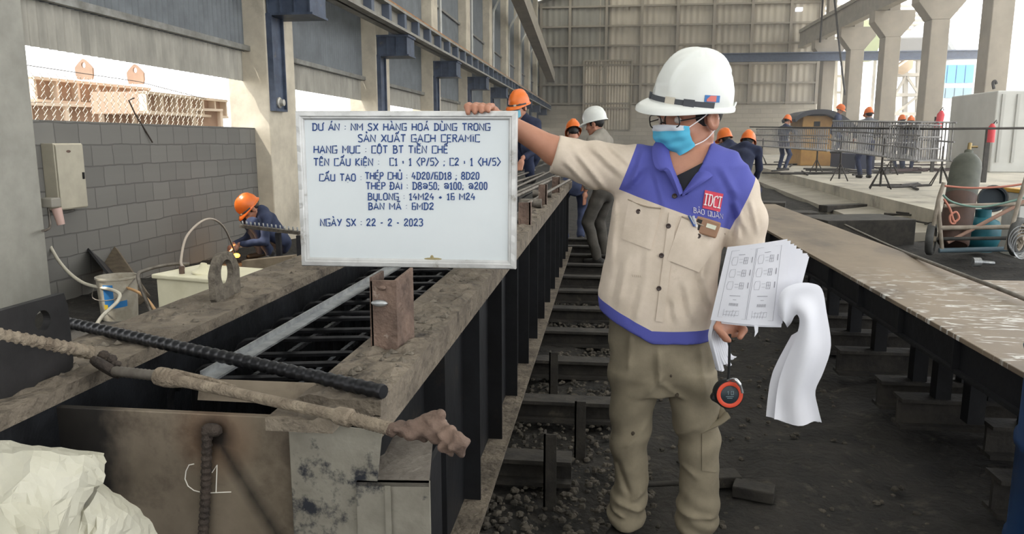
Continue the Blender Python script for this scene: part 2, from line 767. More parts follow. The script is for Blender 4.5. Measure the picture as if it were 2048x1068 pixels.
# roof: two slopes, extended behind the camera to cut light, with added daylight strips
mb = MB()
for k in range(-3, 10):
    a, b = k * 6.0 - 1.0, k * 6.0 + 3.6
    mb.hexa([(-5.6, a, 10.5), (4.2, a, 13.6), (4.2, b, 13.6), (-5.6, b, 10.5), (-5.6, a, 10.6), (4.2, a, 13.7), (4.2, b, 13.7), (-5.6, b, 10.6)])
    mb.hexa([(4.2, a, 13.6), (14.6, a, 10.5), (14.6, b, 10.5), (4.2, b, 13.6), (4.2, a, 13.7), (14.6, a, 10.6), (14.6, b, 10.6), (4.2, b, 13.7)])
struct('ceiling', mb, M_roof)

m = bpy.data.materials.new('added light diffusing strip')
m.use_nodes = True
nt = m.node_tree
nt.nodes.remove(nt.nodes['Principled BSDF'])
tr = nt.nodes.new('ShaderNodeBsdfTranslucent')
tr.inputs['Color'].default_value = (.8, .8, .76, 1)
nt.links.new(tr.outputs[0], nt.nodes['Material Output'].inputs[0])
mb = MB()
for k in range(-3, 10):
    a, b = k * 6.0 + 3.6, k * 6.0 + 5.0
    mb.add([(-5.6, a, 10.55), (4.2, a, 13.65), (4.2, b, 13.65), (-5.6, b, 10.55), (14.6, a, 10.55), (14.6, b, 10.55)], [(0, 1, 2, 3), (1, 4, 5, 2)])
struct('window_added_diffuser_1', mb, m, fix=False)  # unseen translucent strips added to diffuse the sun through the roof
struct('wall_light_block', MB().box(-5.2, 14, -20.3, -20, -.1, 10), M_roof)  # unseen wall added behind the camera to hold back front light

# ---- columns down the left side, each with its blue crane bracket
M_bolt = mat('pale bolt cap', (190, 186, 176), rough=.4, metal=.3)
ORD = ['first', 'second', 'third', 'fourth', 'fifth', 'sixth', 'seventh', 'eighth', 'ninth', 'tenth', 'eleventh']


def left_column(k):
    y = Y0 + S * k
    x0, x1 = XW - .35, -4.62
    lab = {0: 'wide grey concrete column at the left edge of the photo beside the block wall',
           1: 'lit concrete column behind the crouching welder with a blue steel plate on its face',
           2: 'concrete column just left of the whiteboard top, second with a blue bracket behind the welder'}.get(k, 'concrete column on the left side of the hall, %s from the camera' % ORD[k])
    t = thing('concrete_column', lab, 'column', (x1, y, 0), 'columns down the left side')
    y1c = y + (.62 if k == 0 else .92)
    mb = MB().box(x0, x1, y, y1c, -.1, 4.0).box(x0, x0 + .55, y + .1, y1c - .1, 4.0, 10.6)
    obj('shaft', mb, M_conc if k else mat('shaded column concrete', (158, 156, 147), (138, 136, 128), rough=.9, scale=2.5, bump=.15), t, .015)  # first column's shade is put into its own darker concrete colour
    if k == 0:
        return t
    # blue bracket: channel bolted on the inner face, box arm on top
    mb = MB()
    zb = 1.83 if k == 1 else 1.55
    mb.box(x1, x1 + .04, y + .02, y + .42, zb, 3.12)
    mb.box(x1 + .04, x1 + .08, y + .02, y + .045, zb, 3.12).box(x1 + .04, x1 + .08, y + .395, y + .42, zb, 3.12).box(x1 + .04, x1 + .08, y + .045, y + .395, zb, zb + .03)
    obj('bracket_plate', mb, M_blue, t)
    mb = MB()
    mb.box(x1 - .2, x1 + .62, y + .06, y + .08, 3.12, 3.5).box(x1 - .2, x1 + .62, y + .56, y + .58, 3.12, 3.5)
    mb.box(x1 - .2, x1 + .66, y + .03, y + .61, 3.47, 3.51).box(x1 - .2, x1 + .66, y + .03, y + .61, 3.1, 3.13)
    for x in (x1 + .02, x1 + .2, x1 + .4, x1 + .61):
        mb.box(x, x + .02, y + .03, y + .61, 3.13, 3.47)
    obj('bracket_arm', mb, M_blue, t)
    if k == 1:
        mb = MB().lathe((x1 + .04, y + .22, 1.95), (1, 0, 0), [(0, .0), (.0, .075), (.02, .075), (.03, .05), (.08, .045), (.085, .02), (.085, 0)])
        obj('bolt', mb, M_bolt, t)
    return t


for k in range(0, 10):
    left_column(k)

# ---- crane runway on the left: girder with stiffeners, orange rail on top
def runway(name, label, x, z0, z1, y0, y1, w, step, mg, mr):
    t = thing(name, label, 'crane beam', (x, y0, z0))
    mb = MB().box(x - w / 2, x + w / 2, y0, y1, z0, z0 + .05).box(x - w / 2, x + w / 2, y0, y1, z1 - .05, z1).box(x - .02, x + .02, y0, y1, z0, z1)
    obj('girder', mb, mg, t)
    y = y0 + .3
    while y < y1:
        obj('stiffener', MB().box(x - w / 2 + .01, x + w / 2 - .01, y, y + .16, z0 + .05, z1 - .05), mat('blue grey stiffener', (84, 92, 106), rough=.6), t)
        y += step
    mb = MB().box(x - .06, x + .06, y0, y1, z1, z1 + .1).box(x - .12, x + .12, y0, y1, z1, z1 + .02)
    obj('rail', mb, mr, t)
    return t


runway('crane_runway', 'long crane girder with orange rail running along the left columns', -4.1, 3.52, 3.9, 5, 53.6, .34, 1.05, mat('girder paint', (150, 148, 140), (120, 116, 106), rough=.6, scale=3), M_rail)

# white conduit drops on the upper left wall
for k in range(3, 9):
    y = Y0 + S * k + 1.4
    mb = MB().tube(smooth_path([(-4.7, y, 4.0), (-4.7, y, 6.3), (-4.6, y, 6.8), (-4.2, y + .4, 7.6)], 4), .05, 6)
    tag(obj('conduit_pipe', mb, M_white), 'white pipe bent at its top on the upper left wall, %s from the camera' % ORD[k - 3], 'pipe', 'white pipes on the upper left wall')

# upper crane girder on the left, seen from below at the top of the picture
mb = MB().bar((-3.4, 22, 7.6), (-3.9, 53, 5.75), .5, .7)
tag(obj('crane_girder', mb, M_conc2), 'grey overhead girder slanting down along the upper left wall', 'girder')

# ---- right hand columns with flared heads
XR = 13.0
M_rcol = mat('beige concrete', (160, 151, 136), (142, 134, 120), rough=.9, scale=1.2, c3=(146, 138, 124), s3=.7, f3=(.55, .75))


def right_column(k, y):
    lab = ['concrete column nearest on the right, beside the white outdoor glare', 'flared concrete column second from the right, left of the blue glass building',
           'flared concrete column third from the right, behind the standing worker', 'flared concrete column fourth from the right, beside the hanging hoist chains',
           'narrow far concrete column at the right end of the far wall'][k]
    t = thing('concrete_column', lab, 'column', (XR, y, .5), 'columns down the right side')
    w, d = .72, .8
    mb = MB().box(XR, XR + w, y, y + d, .4, 6.3)
    if k == 0:
        mb.box(XR, XR + w, y, y + d, 6.3, 10.6)
    obj('shaft', mb, M_rcol, t, .03)
    if k > 0:
        mb = MB()
        pr = [(0, 6.3), (-.55, 7.0), (-.55, 7.5), (w + .55, 7.5), (w + .55, 7.0), (w, 6.3)]
        mb.prism([(XR + a, y, z) for a, z in pr], (0, d, 0))
        mb.box(XR + .15, XR + w - .1, y + .1, y + d - .1, 7.5, 10.6)
        obj('corbel', mb, M_rcol, t, .02)
    return t


for k, y in enumerate((28.6, 33.6, 38.8, 44.0, 49.2)):
    right_column(k, y)
mb = MB()
mb.box(XR - .5, XR - .05, 30, 53.7, 7.5, 7.75).box(XR - .42, XR - .14, 30, 53.7, 7.75, 8.5).box(XR - .5, XR - .05, 30, 53.7, 8.5, 8.7)
tag(obj('crane_girder', mb, M_conc2), 'pale concrete crane girder on top of the right columns', 'girder')
# blue tie beam across the right end of the hall
mb = MB().box(6.0, 23, 48.6, 49.0, 6.2, 6.26).box(6.0, 23, 48.6, 49.0, 6.66, 6.72).box(6.0, 23, 48.78, 48.82, 6.2, 6.7)
tag(obj('steel_beam', mb, M_blue), 'long blue steel beam crossing in front of the far wall', 'beam')
# ================================================================== the casting moulds
M_top = mat('dusty rusted steel', (122, 112, 98), (88, 80, 70), rough=.9, scale=9, bump=.8, bscale=45, c3=(58, 52, 47), s3=14, f3=(.55, .68))
M_black = mat('oiled black steel', (30, 31, 34), (20, 20, 22), rough=.55, metal=.2, scale=5, bump=.1, c3=(50, 44, 38), s3=4, f3=(.62, .75))
M_inside = mat('oiled mould plate', (46, 48, 52), (28, 29, 31), rough=.4, metal=.5, scale=8, bump=.2)
M_end = mat('brown stained steel plate', (140, 128, 112), (104, 94, 80), rough=.55, metal=.35, scale=3, bump=.1, c3=(62, 52, 44), s3=2.6, f3=(.52, .68))
M_plate = mat('bare scratched steel', (150, 146, 134), (118, 113, 102), rough=.5, metal=.3, scale=5, bump=.15, c3=(44, 46, 52), s3=9, f3=(.54, .62))
M_rust = mat('orange rust', (118, 98, 86), (78, 64, 56), rough=.85, scale=14, bump=.5, c3=(170, 158, 146), s3=9, f3=(.62, .7))
M_dkrust = mat('dark rust', (70, 60, 52), (46, 40, 36), rough=.85, scale=18, bump=.7)
M_rebar = mat('black rebar', (52, 52, 54), (34, 34, 36), rough=.38, metal=.6, scale=20)
M_rebarg = mat('grey rebar', (128, 122, 114), (94, 88, 80), rough=.5, metal=.5, scale=20)
M_galv = mat('galvanised steel', (172, 174, 174), (132, 134, 136), rough=.35, metal=.6, scale=30)
M_mortar = mat('mortar caked steel', (148, 136, 118), (112, 100, 86), rough=.95, scale=25, bump=.7)
M_crust = mat('crumbs of mortar', (120, 112, 100), (78, 72, 64), rough=1, scale=30, bump=.5)

ZT = .94
form = thing('column_mould', 'long black steel column mould under the whiteboard with dusty top flanges', 'mould', (-.82, 1.3, 0))


def flange(x0, x1, y0, y1, z0, z1, seed):
    """plate with a roughly crusted upper face"""
    r = random.Random(seed)
    ny, nx = int((y1 - y0) / .035), 7
    P = []
    for i in range(ny + 1):
        y = y0 + (y1 - y0) * i / ny
        row = [(x0, y, z0)]
        for j in range(nx + 1):
            x = x0 + (x1 - x0) * j / nx
            e = 0 if j in (0, nx) else 1
            row.append((x, y, z1 + e * (r.random() ** 4) * .016))
        row.append((x1, y, z0))
        P.append(row)
    m = MB().grid(P, False)
    m.add([P[0][0], P[0][-1], P[-1][-1], P[-1][0]], [(0, 1, 2, 3)])
    m.add(P[0], [tuple(range(len(P[0])))])
    m.add(P[-1], [tuple(range(len(P[0])))[::-1]])
    return m


YE = 9.2
obj('top_flange', flange(-.572, -.41, 1.30, YE, ZT - .03, ZT, 1), M_top, form)
obj('top_flange', flange(-1.29, -1.06, 1.05, YE, ZT - .03, ZT, 2), M_top, form)
# right side: web, outer lip, ribs, bottom flange
mb = MB().box(-.575, -.565, 1.28, YE, .13, ZT - .03)
obj('side_panel', mb, M_inside, form)
mb = MB().box(-1.085, -1.062, 1.05, YE, .13, ZT - .03)
obj('side_panel', mb, M_inside, form)
mb = MB().box(-.424, -.412, 1.30, YE, ZT - .075, ZT - .028)
obj('flange_lip', mb, M_top, form)
for k in range(13):
    y = 1.95 + .57 * k
    if y < YE:
        obj('rib', MB().box(-.565, -.43, y, y + .01, .13, ZT - .03), M_black, form)
        obj('web_plate', MB().box(-.5, -.49, y - (.57 if k else .5), y, .13, ZT - .03), M_black, form)
mb = MB().box(-.6, -.40, 1.28, YE, .115, .13)
obj('bottom_flange', mb, M_top, form)
mb = MB().box(-1.29, -1.06, 1.05, YE, .115, .13)
obj('bottom_flange', mb, M_top, form)
obj('floor_plate', MB().box(-1.07, -.57, 1.3, YE, .28, .3), M_inside, form)
# end plate with the chalk mark, thin upright strip behind it
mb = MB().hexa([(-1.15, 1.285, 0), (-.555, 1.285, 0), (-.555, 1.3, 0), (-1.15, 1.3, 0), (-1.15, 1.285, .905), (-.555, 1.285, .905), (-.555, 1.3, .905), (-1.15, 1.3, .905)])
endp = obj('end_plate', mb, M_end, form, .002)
# soot burn and smear where the bar was welded on
m = bpy.data.materials.new('stained end plate')
m = M_end.copy()
m.name = 'end plate with soot and shade'
g = NG(m)
b = g.N['Principled BSDF']
x, y, z = g.xyz()
gx, gz = -.735 + .82, .862
dx, dz = g.op('SUBTRACT', x, gx), g.op('SUBTRACT', z, gz)
blob = g.op('SQRT', g.op('ADD', g.op('POWER', g.op('MULTIPLY', dx, 1.0), 2), g.op('POWER', dz, 2)))
blobf = g.op('SUBTRACT', 1.25, g.op('MULTIPLY', blob, 24))
# smear runs down to the right
ln = g.op('ABSOLUTE', g.op('ADD', dx, g.op('MULTIPLY', dz, .58)))
smear = g.op('MULTIPLY', g.op('SUBTRACT', 1.0, g.op('MULTIPLY', ln, 34)), g.op('LESS_THAN', dz, 0))
nz = g.N.new('ShaderNodeTexNoise')
nz.inputs['Scale'].default_value = 22
nz.inputs['Detail'].default_value = 6
f = g.op('MAXIMUM', g.op('MAXIMUM', blobf, g.op('MULTIPLY', smear, .75)), 0)
f = g.op('MINIMUM', g.op('MULTIPLY', f, g.op('ADD', nz.outputs['Fac'], .55)), .95)
halo = g.op('MAXIMUM', g.op('SUBTRACT', .6, g.op('MULTIPLY', blob, 6)), 0)
src = b.inputs['Base Color'].links[0].from_socket
c_a = g.mix(halo, src, (120, 84, 58))
c_b = g.mix(f, c_a, (18, 17, 17))
# shade on the left part put into the colour as a near-black gradient
left_shade = g.op('MINIMUM', g.op('MAXIMUM', g.op('ADD', g.op('MULTIPLY', g.op('ADD', x, .085), -14.0), g.op('MULTIPLY', g.op('SUBTRACT', nz.outputs['Fac'], .5), .9)), 0), .93)
c_c = g.mix(left_shade, c_b, (24, 24, 25))
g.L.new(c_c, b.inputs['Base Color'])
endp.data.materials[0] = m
mb = MB()
for st in ([(388, 928), (378, 930), (372, 942), (370, 958), (376, 972), (388, 981), (400, 984)], [(424, 945), (434, 930), (432, 985)], [(412, 986), (462, 984)]):
    mb.tube([AY(x, y, 1.284) for x, y in st], .0011, 5)
M_chalk = mat('white chalk', (222, 218, 208), rough=1)
obj('chalk_mark', mb, M_chalk, form)
mb = MB().hexa([tuple(AY(x, y, Y)) for x, y, Y in ((395, 800, 1.33), (640, 812, 1.33), (640, 812, 1.342), (395, 800, 1.342), (400, 757, 1.36), (640, 766, 1.36), (640, 766, 1.37), (400, 757, 1.37))])
obj('end_strip', mb, M_end, form)
obj('flange_stub', flange(-.6, -.475, 1.22, 1.31, ZT - .035, ZT - .012, 4), M_top, form)
# bar welded upright on the end plate
mb = MB()
rebar_mb(mb, AY(414, 855, 1.272), AY(402, 1120, 1.272), .0088, .013, 9, .2, (.003, 0, 0))
mb.ball(AY(424, 860, 1.274), (.022, .012, .014), n=10)
obj('welded_bar', mb, M_dkrust, form)
# angle plates at the front right corner
mb = MB().hexa([tuple(p) for p in (AY(600, 1300, 1.27), AY(722, 1300, 1.27), AY(722, 1300, 1.28), AY(600, 1300, 1.28), AY(576, 838, 1.27), AY(765, 862, 1.27), AY(765, 862, 1.28), AY(576, 838, 1.28))])
obj('corner_plate', mb, M_plate, form, .0015)
za = .795
a_, b_ = AZ(712, 964, za), AZ(858, 966, za)
c_, d_ = AZ(866, 872, za), AZ(790, 866, za)
up = Vector((0, 0, -.008))
mb = MB().prism([a_, b_, c_, (d_ + c_) / 2 + Vector((.0, .006, 0)), d_, a_ * .45 + d_ * .55 + Vector((.012, 0, 0)), a_ * .7 + d_ * .3 + Vector((-.008, 0, 0))], up)
obj('corner_angle', mb, mat('grey angle plate', (104, 98, 90), (76, 70, 64), rough=.7, scale=12, bump=.3), form)
mb = MB().prism([a_, b_, b_ + Vector((0, 0, -.5)), a_ + Vector((0, 0, -.5))], (0, .01, 0))
mb.box(a_.x + .055, a_.x + .066, a_.y - .002, a_.y, za - .3, za - .004)
obj('corner_angle', mb, M_plate, form)
obj('corner_web', MB().box(-.345, -.335, 1.285, 1.47, .2, .785), M_black, form)

# upright black plate with a bolt hole, lifting lug, channel stub, small blocks: welded to the flanges
def loop(fn, n):
    return [fn(2 * PI * i / n) for i in range(n)]


def rect_loop(t, hw, hh):
    c, s = math.cos(t), math.sin(t)
    k = 1 / max(abs(c) / hw, abs(s) / hh)
    return (c * k, s * k)


mb = MB().holed((-1.13, 1.27, 1.02), (0, 1, 0), (0, 0, 1), (.016, 0, 0), loop(lambda t: rect_loop(t + PI / 4, .14, .088), 32), loop(lambda t: (.066 + .021 * math.cos(t + PI / 4), .045 + .021 * math.sin(t + PI / 4)), 32))
obj('bolt_plate', mb, mat('black plate', (44, 42, 42), (28, 27, 27), rough=.6, metal=.3, scale=8, bump=.1, c3=(110, 78, 58), s3=7, f3=(.66, .72)), form)


def lug_out(t):
    c, s = math.cos(t), math.sin(t)
    if s < 0:
        return rect_loop(t, .078, .068)
    x, z = .078 * c, .078 * s
    return (x * (1 + .02 * math.sin(9 * t)), z * (1 + .03 * math.sin(7 * t)))


mb = MB().holed((-1.17, 2.145, 1.008), (0, 1, 0), (0, 0, 1), (.02, 0, 0), loop(lug_out, 40), loop(lambda t: (.038 * math.cos(t), .042 * math.sin(t) + .012), 40))
obj('lifting_lug', mb, M_crust, form)
mb = MB()
x0, x1, yf = -.535, -.472, 1.64
mb.box(x0, x1, yf, yf + .008, ZT, 1.105)
mb.hexa([(x1 - .008, yf, ZT), (x1, yf, ZT), (x1 + .012, yf + .11, ZT), (x1 + .004, yf + .11, ZT), (x1 - .008, yf, 1.105), (x1, yf, 1.105), (x1 + .012, yf + .11, 1.118), (x1 + .004, yf + .11, 1.118)])
mb.box(x0, x0 + .008, yf, yf + .09, ZT, 1.112)
st = obj('channel_stub', mb, M_rust, form, .002)
obj('bolt', MB().ball((-.512, 1.637, 1.052), (.02, .008, .008), n=12), M_galv, st)
obj('bolt', MB().ball((-.505, 1.638, 1.088), (.011, .005, .006), n=10), M_rust, st)
# more brackets further along the right flange
for (y, h, w) in ((4.3, .13, .07), (5.6, .16, .06), (7.0, .15, .07)):
    mb = MB().box(-.5, -.5 + w, y, y + .008, ZT, ZT + h).box(-.5 + w - .008, -.5 + w, y, y + .07, ZT, ZT + h)
    obj('channel_stub', mb, M_rust, form)
for y in (4.35, 5.4, 6.4):
    mb = MB().lathe((-.62, y, ZT + .035), (1, 0, 0), [(0, 0), (0, .034), (.16, .034), (.16, .018), (.1, .016), (.1, 0)], 12)
    obj('end_socket', mb, M_rebarg, form)

# crumbs of mortar strewn on the flanges
mb = MB()
for k in range(420):
    y = 1.35 + 3.4 * random.random() ** 1.6
    x = random.choice((random.uniform(-.555, -.43), random.uniform(-1.27, -1.08)))
    s = .003 + .013 * random.random() ** 2.2
    P = [Vector((x + s * math.cos(t) * random.uniform(.6, 1.3), y + s * math.sin(t) * random.uniform(.6, 1.6), ZT + .002)) for t in (0, 1.3, 2.6, 3.9, 5.2)]
    top = Vector((x, y, ZT + .004 + s * random.uniform(.3, .8)))
    mb.add(P + [top], [(i, (i + 1) % 5, 5) for i in range(5)])
tag(obj('mortar_crumbs', mb, M_crust), 'crumbs of dried mortar strewn over the mould flanges', 'debris', kind='stuff')

# stirrups inside the mould: closed hoops whose top legs are seen
def stirrup(y, z, sag):
    hw, hh, r = .2, .3, .05
    cx = -.815
    pts = []
    for sx, sz, a in ((1, 1, 0), (-1, 1, 90), (-1, -1, 180), (1, -1, 270)):
        c = Vector((cx + sx * (hw - r), y + (.03 * sx if sz > 0 else -.06), z - hh / 1 + sz * (hh - r) * .9))
        for i in range(5):
            t = math.radians(a + 22.5 * i)
            pts.append(c + Vector((math.cos(t) * r, 0, math.sin(t) * r)))
    return MB().tube(pts, .0085, 6, closed=True)


for i in range(24):
    y = 1.62 + .105 * i * (1 + .012 * i)
    o = tag(obj('stirrup', stirrup(y, ZT - .045 + random.uniform(-.012, .008), 0), M_rebar), 'black steel hoop lying across the inside of the mould under the flat bar', 'stirrup', 'stirrups inside the mould')
# long bars of the cage along the mould
for i, (x, z) in enumerate(((-1.0, .84), (-.86, .84), (-.72, .84), (-.635, .80), (-.99, .46), (-.65, .46))):
    mb = MB()
    rebar_mb(mb, (x, 1.6, z), (x + .01, 8.8, z), .009, .03, 6, .1)
    tag(obj('rebar', mb, M_rebar), 'dark ribbed bar running lengthwise inside the mould below the hoops', 'rebar', 'long bars inside the mould')
# bright flat bar lying on the hoops
p0, p1 = Vector((-.835, 1.45, .918)), Vector((-.83, 4.6, .918))
mb = MB()
mb.bar(p0, p1, .036, .005).bar(p0 + Vector((-.016, 0, .008)), p1 + Vector((-.016, 0, .008)), .005, .018)
tag(obj('angle_bar', mb, M_galv), 'bright galvanised angle bar lying along the middle of the mould', 'steel bar')
# bars and junk standing above the mould beyond the whiteboard
for i in range(7):
    mb = MB()
    x = -1.2 + .11 * i
    rebar_mb(mb, (x, 4.0 + .2 * i, .99 + .02 * (i % 3)), (x + .25, 8.9, 1.05 + .03 * (i % 2)), .011, .035, 7, .14)
    tag(obj('rebar', mb, M_rebarg), 'grey ribbed bar on top of the mould behind the whiteboard and the raised arm', 'rebar', 'bars stacked on the far mould')

# ---- the long black rebar and the tie rod across the front
mb = MB()
rebar_mb(mb, (-1.44, 1.76, .957), (-.405, 1.305, .957), .0132, .026, 12, .13)
tag(obj('rebar', mb, M_rebar), 'thick black ribbed bar lying across both flanges in front of the whiteboard', 'rebar')

q = [AZ(-60, 658, 1.088), AZ(180, 705, .962), AZ(212, 735, .955), AZ(262, 740, .955), AZ(318, 752, .955), AZ(695, 835, .942), AZ(725, 843, .94), AZ(790, 860, .935), AZ(870, 858, .932), AZ(915, 885, .925)]
rod = thing('tie_rod', 'mortar-caked turnbuckle tie rod with an eye ring and rusty end lump', 'tie rod', q[4])
mb = MB()
rebar_mb(mb, q[0], q[1], .0135, .02, 12, .16)
obj('ribbed_bar', mb, M_mortar, rod)
mb = MB()
d = (q[3] - q[1]).normalized()
e1 = d
e2 = Vector((.1, -.75, .6)).normalized()
e2 = (e2 - d * e2.dot(d)).normalized()
mb.tube([q[2] + e1 * .028 * math.cos(t) + e2 * .026 * math.sin(t) for t in np.linspace(0, 2 * PI, 20, endpoint=False)], .0095, 8, closed=True)
for i in range(7):
    mb.ball(q[2] + e1 * (-.035 + .012 * i) + Vector((0, .012, .012 + .006 * math.sin(i * 2.1))), .009 + .003 * math.sin(i * 1.7), n=8)
obj('eye_ring', mb, M_dkrust, rod)


def thread(mb, a, b, r, n):
    pts, rs = [], []
    for i in range(n * 2 + 1):
        pts.append(a.lerp(b, i / (2 * n)))
        rs.append(r * (1 if i % 2 else .86))
    return mb.tube(pts, rs, 12)


obj('thread', thread(MB(), q[2] + d * .035, q[4], .0115, 11), M_rebarg, rod)
mb = MB()
a, b2 = q[4], q[5]
dd = (b2 - a).normalized()
mb.tube([a - dd * .004, a, a + dd * .02, a + dd * .045, a + dd * .07, a + dd * .2, b2 - dd * .03, b2 - dd * .02, b2 + dd * .006, b2 + dd * .01],
        [.012, .0185, .0195, .017, .0115, .0105, .0105, .016, .017, .012], 14)
mb.tube([a + dd * .03 + Vector((0, .014, .008)), a + dd * .12 + Vector((0, .022, .004)), a + dd * .19 + Vector((0, .018, .002))], [.008, .007, .005], 8)
obj('sleeve', mb, M_mortar, rod)
obj('thread', thread(MB(), b2 + dd * .008, q[7], .0125, 12), M_mortar, rod)
fn = union([cap(q[7], q[7].lerp(q[8], .5), .0125, .014), cap(q[7].lerp(q[8], .45), q[8], .014, .022), cap(q[8], q[9], .02, .014), cap(q[8] + Vector((-.012, 0, .012)), q[8] + Vector((.008, 0, .026)), .011, .008), ell(q[9] + Vector((.004, 0, -.004)), (.014, .012, .016)), ell(q[8].lerp(q[9], .6) + Vector((0, -.004, -.016)), (.012, .01, .012))], .012)
fn2 = lambda P: fn(P) + .004 * np.sin(P[:, 0] * 170) * np.sin(P[:, 1] * 190 + 1) + .003 * np.sin(P[:, 2] * 240 + P[:, 0] * 60) * np.sin(P[:, 0] * 130 + 2)
obj('end_lump', snets(fn2, q[7] + Vector((-.03, -.06, -.07)), q[9] + Vector((.05, .06, .08)), .0025), M_rust, rod)

# ---- second mould, right of the man
form2 = thing('column_mould', 'long black mould on the right with a wide brown rusted top streaked white', 'mould', (1.63, 4, 0))
ZR = .7
Mtop2 = M_top.copy()
Mtop2 = mat('brown rusted sheet', (138, 122, 102), (112, 99, 84), rough=.55, scale=2.2, bump=.12, stretch=(1, .5, 1), c3=(92, 82, 72), s3=2.0, f3=(.5, .7))
m = Mtop2
g = NG(m)
b = g.N['Principled BSDF']
x, y, z = g.xyz()
mp = g.N.new('ShaderNodeMapping')
mp.inputs['Scale'].default_value = (9, 26, 1)
tcn = g.N.new('ShaderNodeTexCoord')
g.L.new(tcn.outputs['Object'], mp.inputs[0])
nz = g.N.new('ShaderNodeTexNoise')
nz.inputs['Scale'].default_value = 1.0
nz.inputs['Detail'].default_value = 8
nz.inputs['Distortion'].default_value = 1.2
g.L.new(mp.outputs[0], nz.inputs['Vector'])
near = g.op('MAXIMUM', g.op('MINIMUM', g.op('MULTIPLY', g.op('SUBTRACT', .6, y), 1.1), 1), 0)      # splashes lie on the nearer stretch
rg = g.op('MULTIPLY', g.op('SUBTRACT', nz.outputs['Fac'], .56), 16)
fw = g.op('MULTIPLY', g.op('MAXIMUM', g.op('MINIMUM', rg, 1), 0), g.op('MULTIPLY', near, .8))
src = b.inputs['Base Color'].links[0].from_socket
g.L.new(g.mix(fw, src, (214, 212, 206)), b.inputs['Base Color'])
obj('top_sheet', MB().box(1.32, 1.95, 2.36, 9.0, ZR - .02, ZR), Mtop2, form2, .003)
obj('side_panel', MB().box(1.35, 1.365, 2.36, 9.0, .56, ZR - .02), M_black, form2)
obj('side_panel', MB().box(1.9, 1.915, 2.36, 9.0, .56, ZR - .02), M_black, form2)
for k in range(12):
    y = 2.4 + .55 * k
    obj('rib', MB().box(1.325, 1.35, y, y + .012, .56, ZR - .02), M_black, form2)
obj('bottom_flange', MB().box(1.33, 1.93, 2.36, 9.0, .545, .56), M_black, form2)
SLY = (2.42, 2.82, 3.39, 3.72, 4.0, 4.58, 5.04, 5.53, 6.07, 6.6, 7.2, 7.9, 8.6)
for y in SLY:
    for x in (1.62, 1.86):
        obj('leg', MB().box(x, x + .07, y + .02, y + .09, .174, .545), M_black, form2)
obj('side_shelf', MB().box(1.95, 2.7, 2.36, 4.2, ZR - .03, ZR - .008), Mtop2, form2, .003)

# ---- sleepers the moulds stand on
M_sleep = mat('black sleeper steel', (64, 60, 54), (42, 40, 38), rough=.85, scale=8, bump=.3, c3=(100, 92, 80), s3=5, f3=(.6, .72))
def sleeper(x0, x1, y, h0, h1, w, label, group):
    mb = MB().box(x0, x1, y, y + w, h1 - .018, h1).box(x0, x1, y + w * .42, y + w * .58, h0 + .015, h1 - .018).box(x0, x1, y, y + w, h0, h0 + .018)
    return tag(obj('sleeper', mb, M_sleep), label, 'sleeper', group)


for k in range(12):
    y = 2.2 + .72 * k
    sleeper(-1.45, .12 + .05 * math.sin(k * 2.3) if y > 3.4 else -.12, y, .0, .113, .12, 'black steel sleeper crossing the aisle from under the long mould beneath the whiteboard', 'sleepers under the whiteboard mould')
for k, y in enumerate(SLY):
    sleeper((1.46, 1.48, 1.72, 1.46, 1.46, 1.42, 1.4, 1.44, 1.42, 1.4, 1.4, 1.4, 1.4)[k], 2.2, y, .02, .174, .12, 'dark steel sleeper jutting out from under the right hand mould', 'sleepers under the right mould')
# loose posts and offcuts in the aisle
for i, (x, y, h) in enumerate(((-.22, 2.75, .3), (-.12, 3.25, .26), (-.3, 4.1, .24))):
    mb = MB().box(x, x + .05, y, y + .008, -.02, h).box(x, x + .008, y, y + .05, -.02, h)
    tag(obj('angle_offcut', mb, M_sleep), ['upright dark angle offcut in the aisle, nearest to the camera', 'upright dark angle offcut in the aisle, in the middle of three', 'upright dark angle offcut in the aisle, farthest of three'][i], 'offcut')
# gravel: broken stones strewn in the aisle
M_stone = mat('broken grey stone', (92, 86, 77), (52, 49, 44), rough=1, scale=10, bump=.4)
def stones(mb, n, fx, fy, z, smin_, smax_):
    for k in range(n):
        x, y = fx(), fy()
        s = random.uniform(smin_, smax_)
        vs = []
        a0 = random.random() * 6
        for h, q in ((-.3, 1.0), (.35, .9), (.7, .45)):
            for i in range(5):
                t = a0 + i * 2 * PI / 5
                u = random.uniform(.7, 1.2)
                vs.append((x + s * q * u * math.cos(t), y + s * q * u * math.sin(t), z + s * h * random.uniform(.6, 1)))
        fs = [(i, (i + 1) % 5, 5 + (i + 1) % 5, 5 + i) for i in range(5)] + [(5 + i, 5 + (i + 1) % 5, 10 + (i + 1) % 5, 10 + i) for i in range(5)] + [(10, 11, 12, 13, 14)]
        mb.add(vs, fs)
    return mb


mb = stones(MB(), 3200, lambda: random.uniform(-.62, .22), lambda: 2.0 + 5.5 * random.random() ** 1.5, -.008, .005, .02)
stones(mb, 500, lambda: random.uniform(.2, 1.3), lambda: 2.0 + 5 * random.random(), -.018, .006, .018)
tag(obj('gravel', mb, M_stone), 'broken grey stones and crumbs on the ground of the aisle beside the mould', 'gravel', kind='stuff')
for i, (x, y, rz) in enumerate(((.5, 3.05, .2), (.62, 2.95, -.3))):
    mb = MB().cbox((x, y, .02), (.16, .09, .05), Matrix.Rotation(rz, 3, 'Z'))
    tag(obj('brick', mb, M_sleep, bevel=.006), ['dirty brick lying on the ground right of the trouser leg', 'dirty brick half hidden beside another brick near the right boot'][i], 'brick')
mb = MB().tube([AZ(x, y, .0) + Vector((0, 0, .012)) for x, y in ((1290, 975), (1380, 970), (1500, 968))], .012, 8)
tag(obj('steel_bar', mb, M_sleep), 'thin dark bar on the ground behind the boots of the man', 'steel bar')

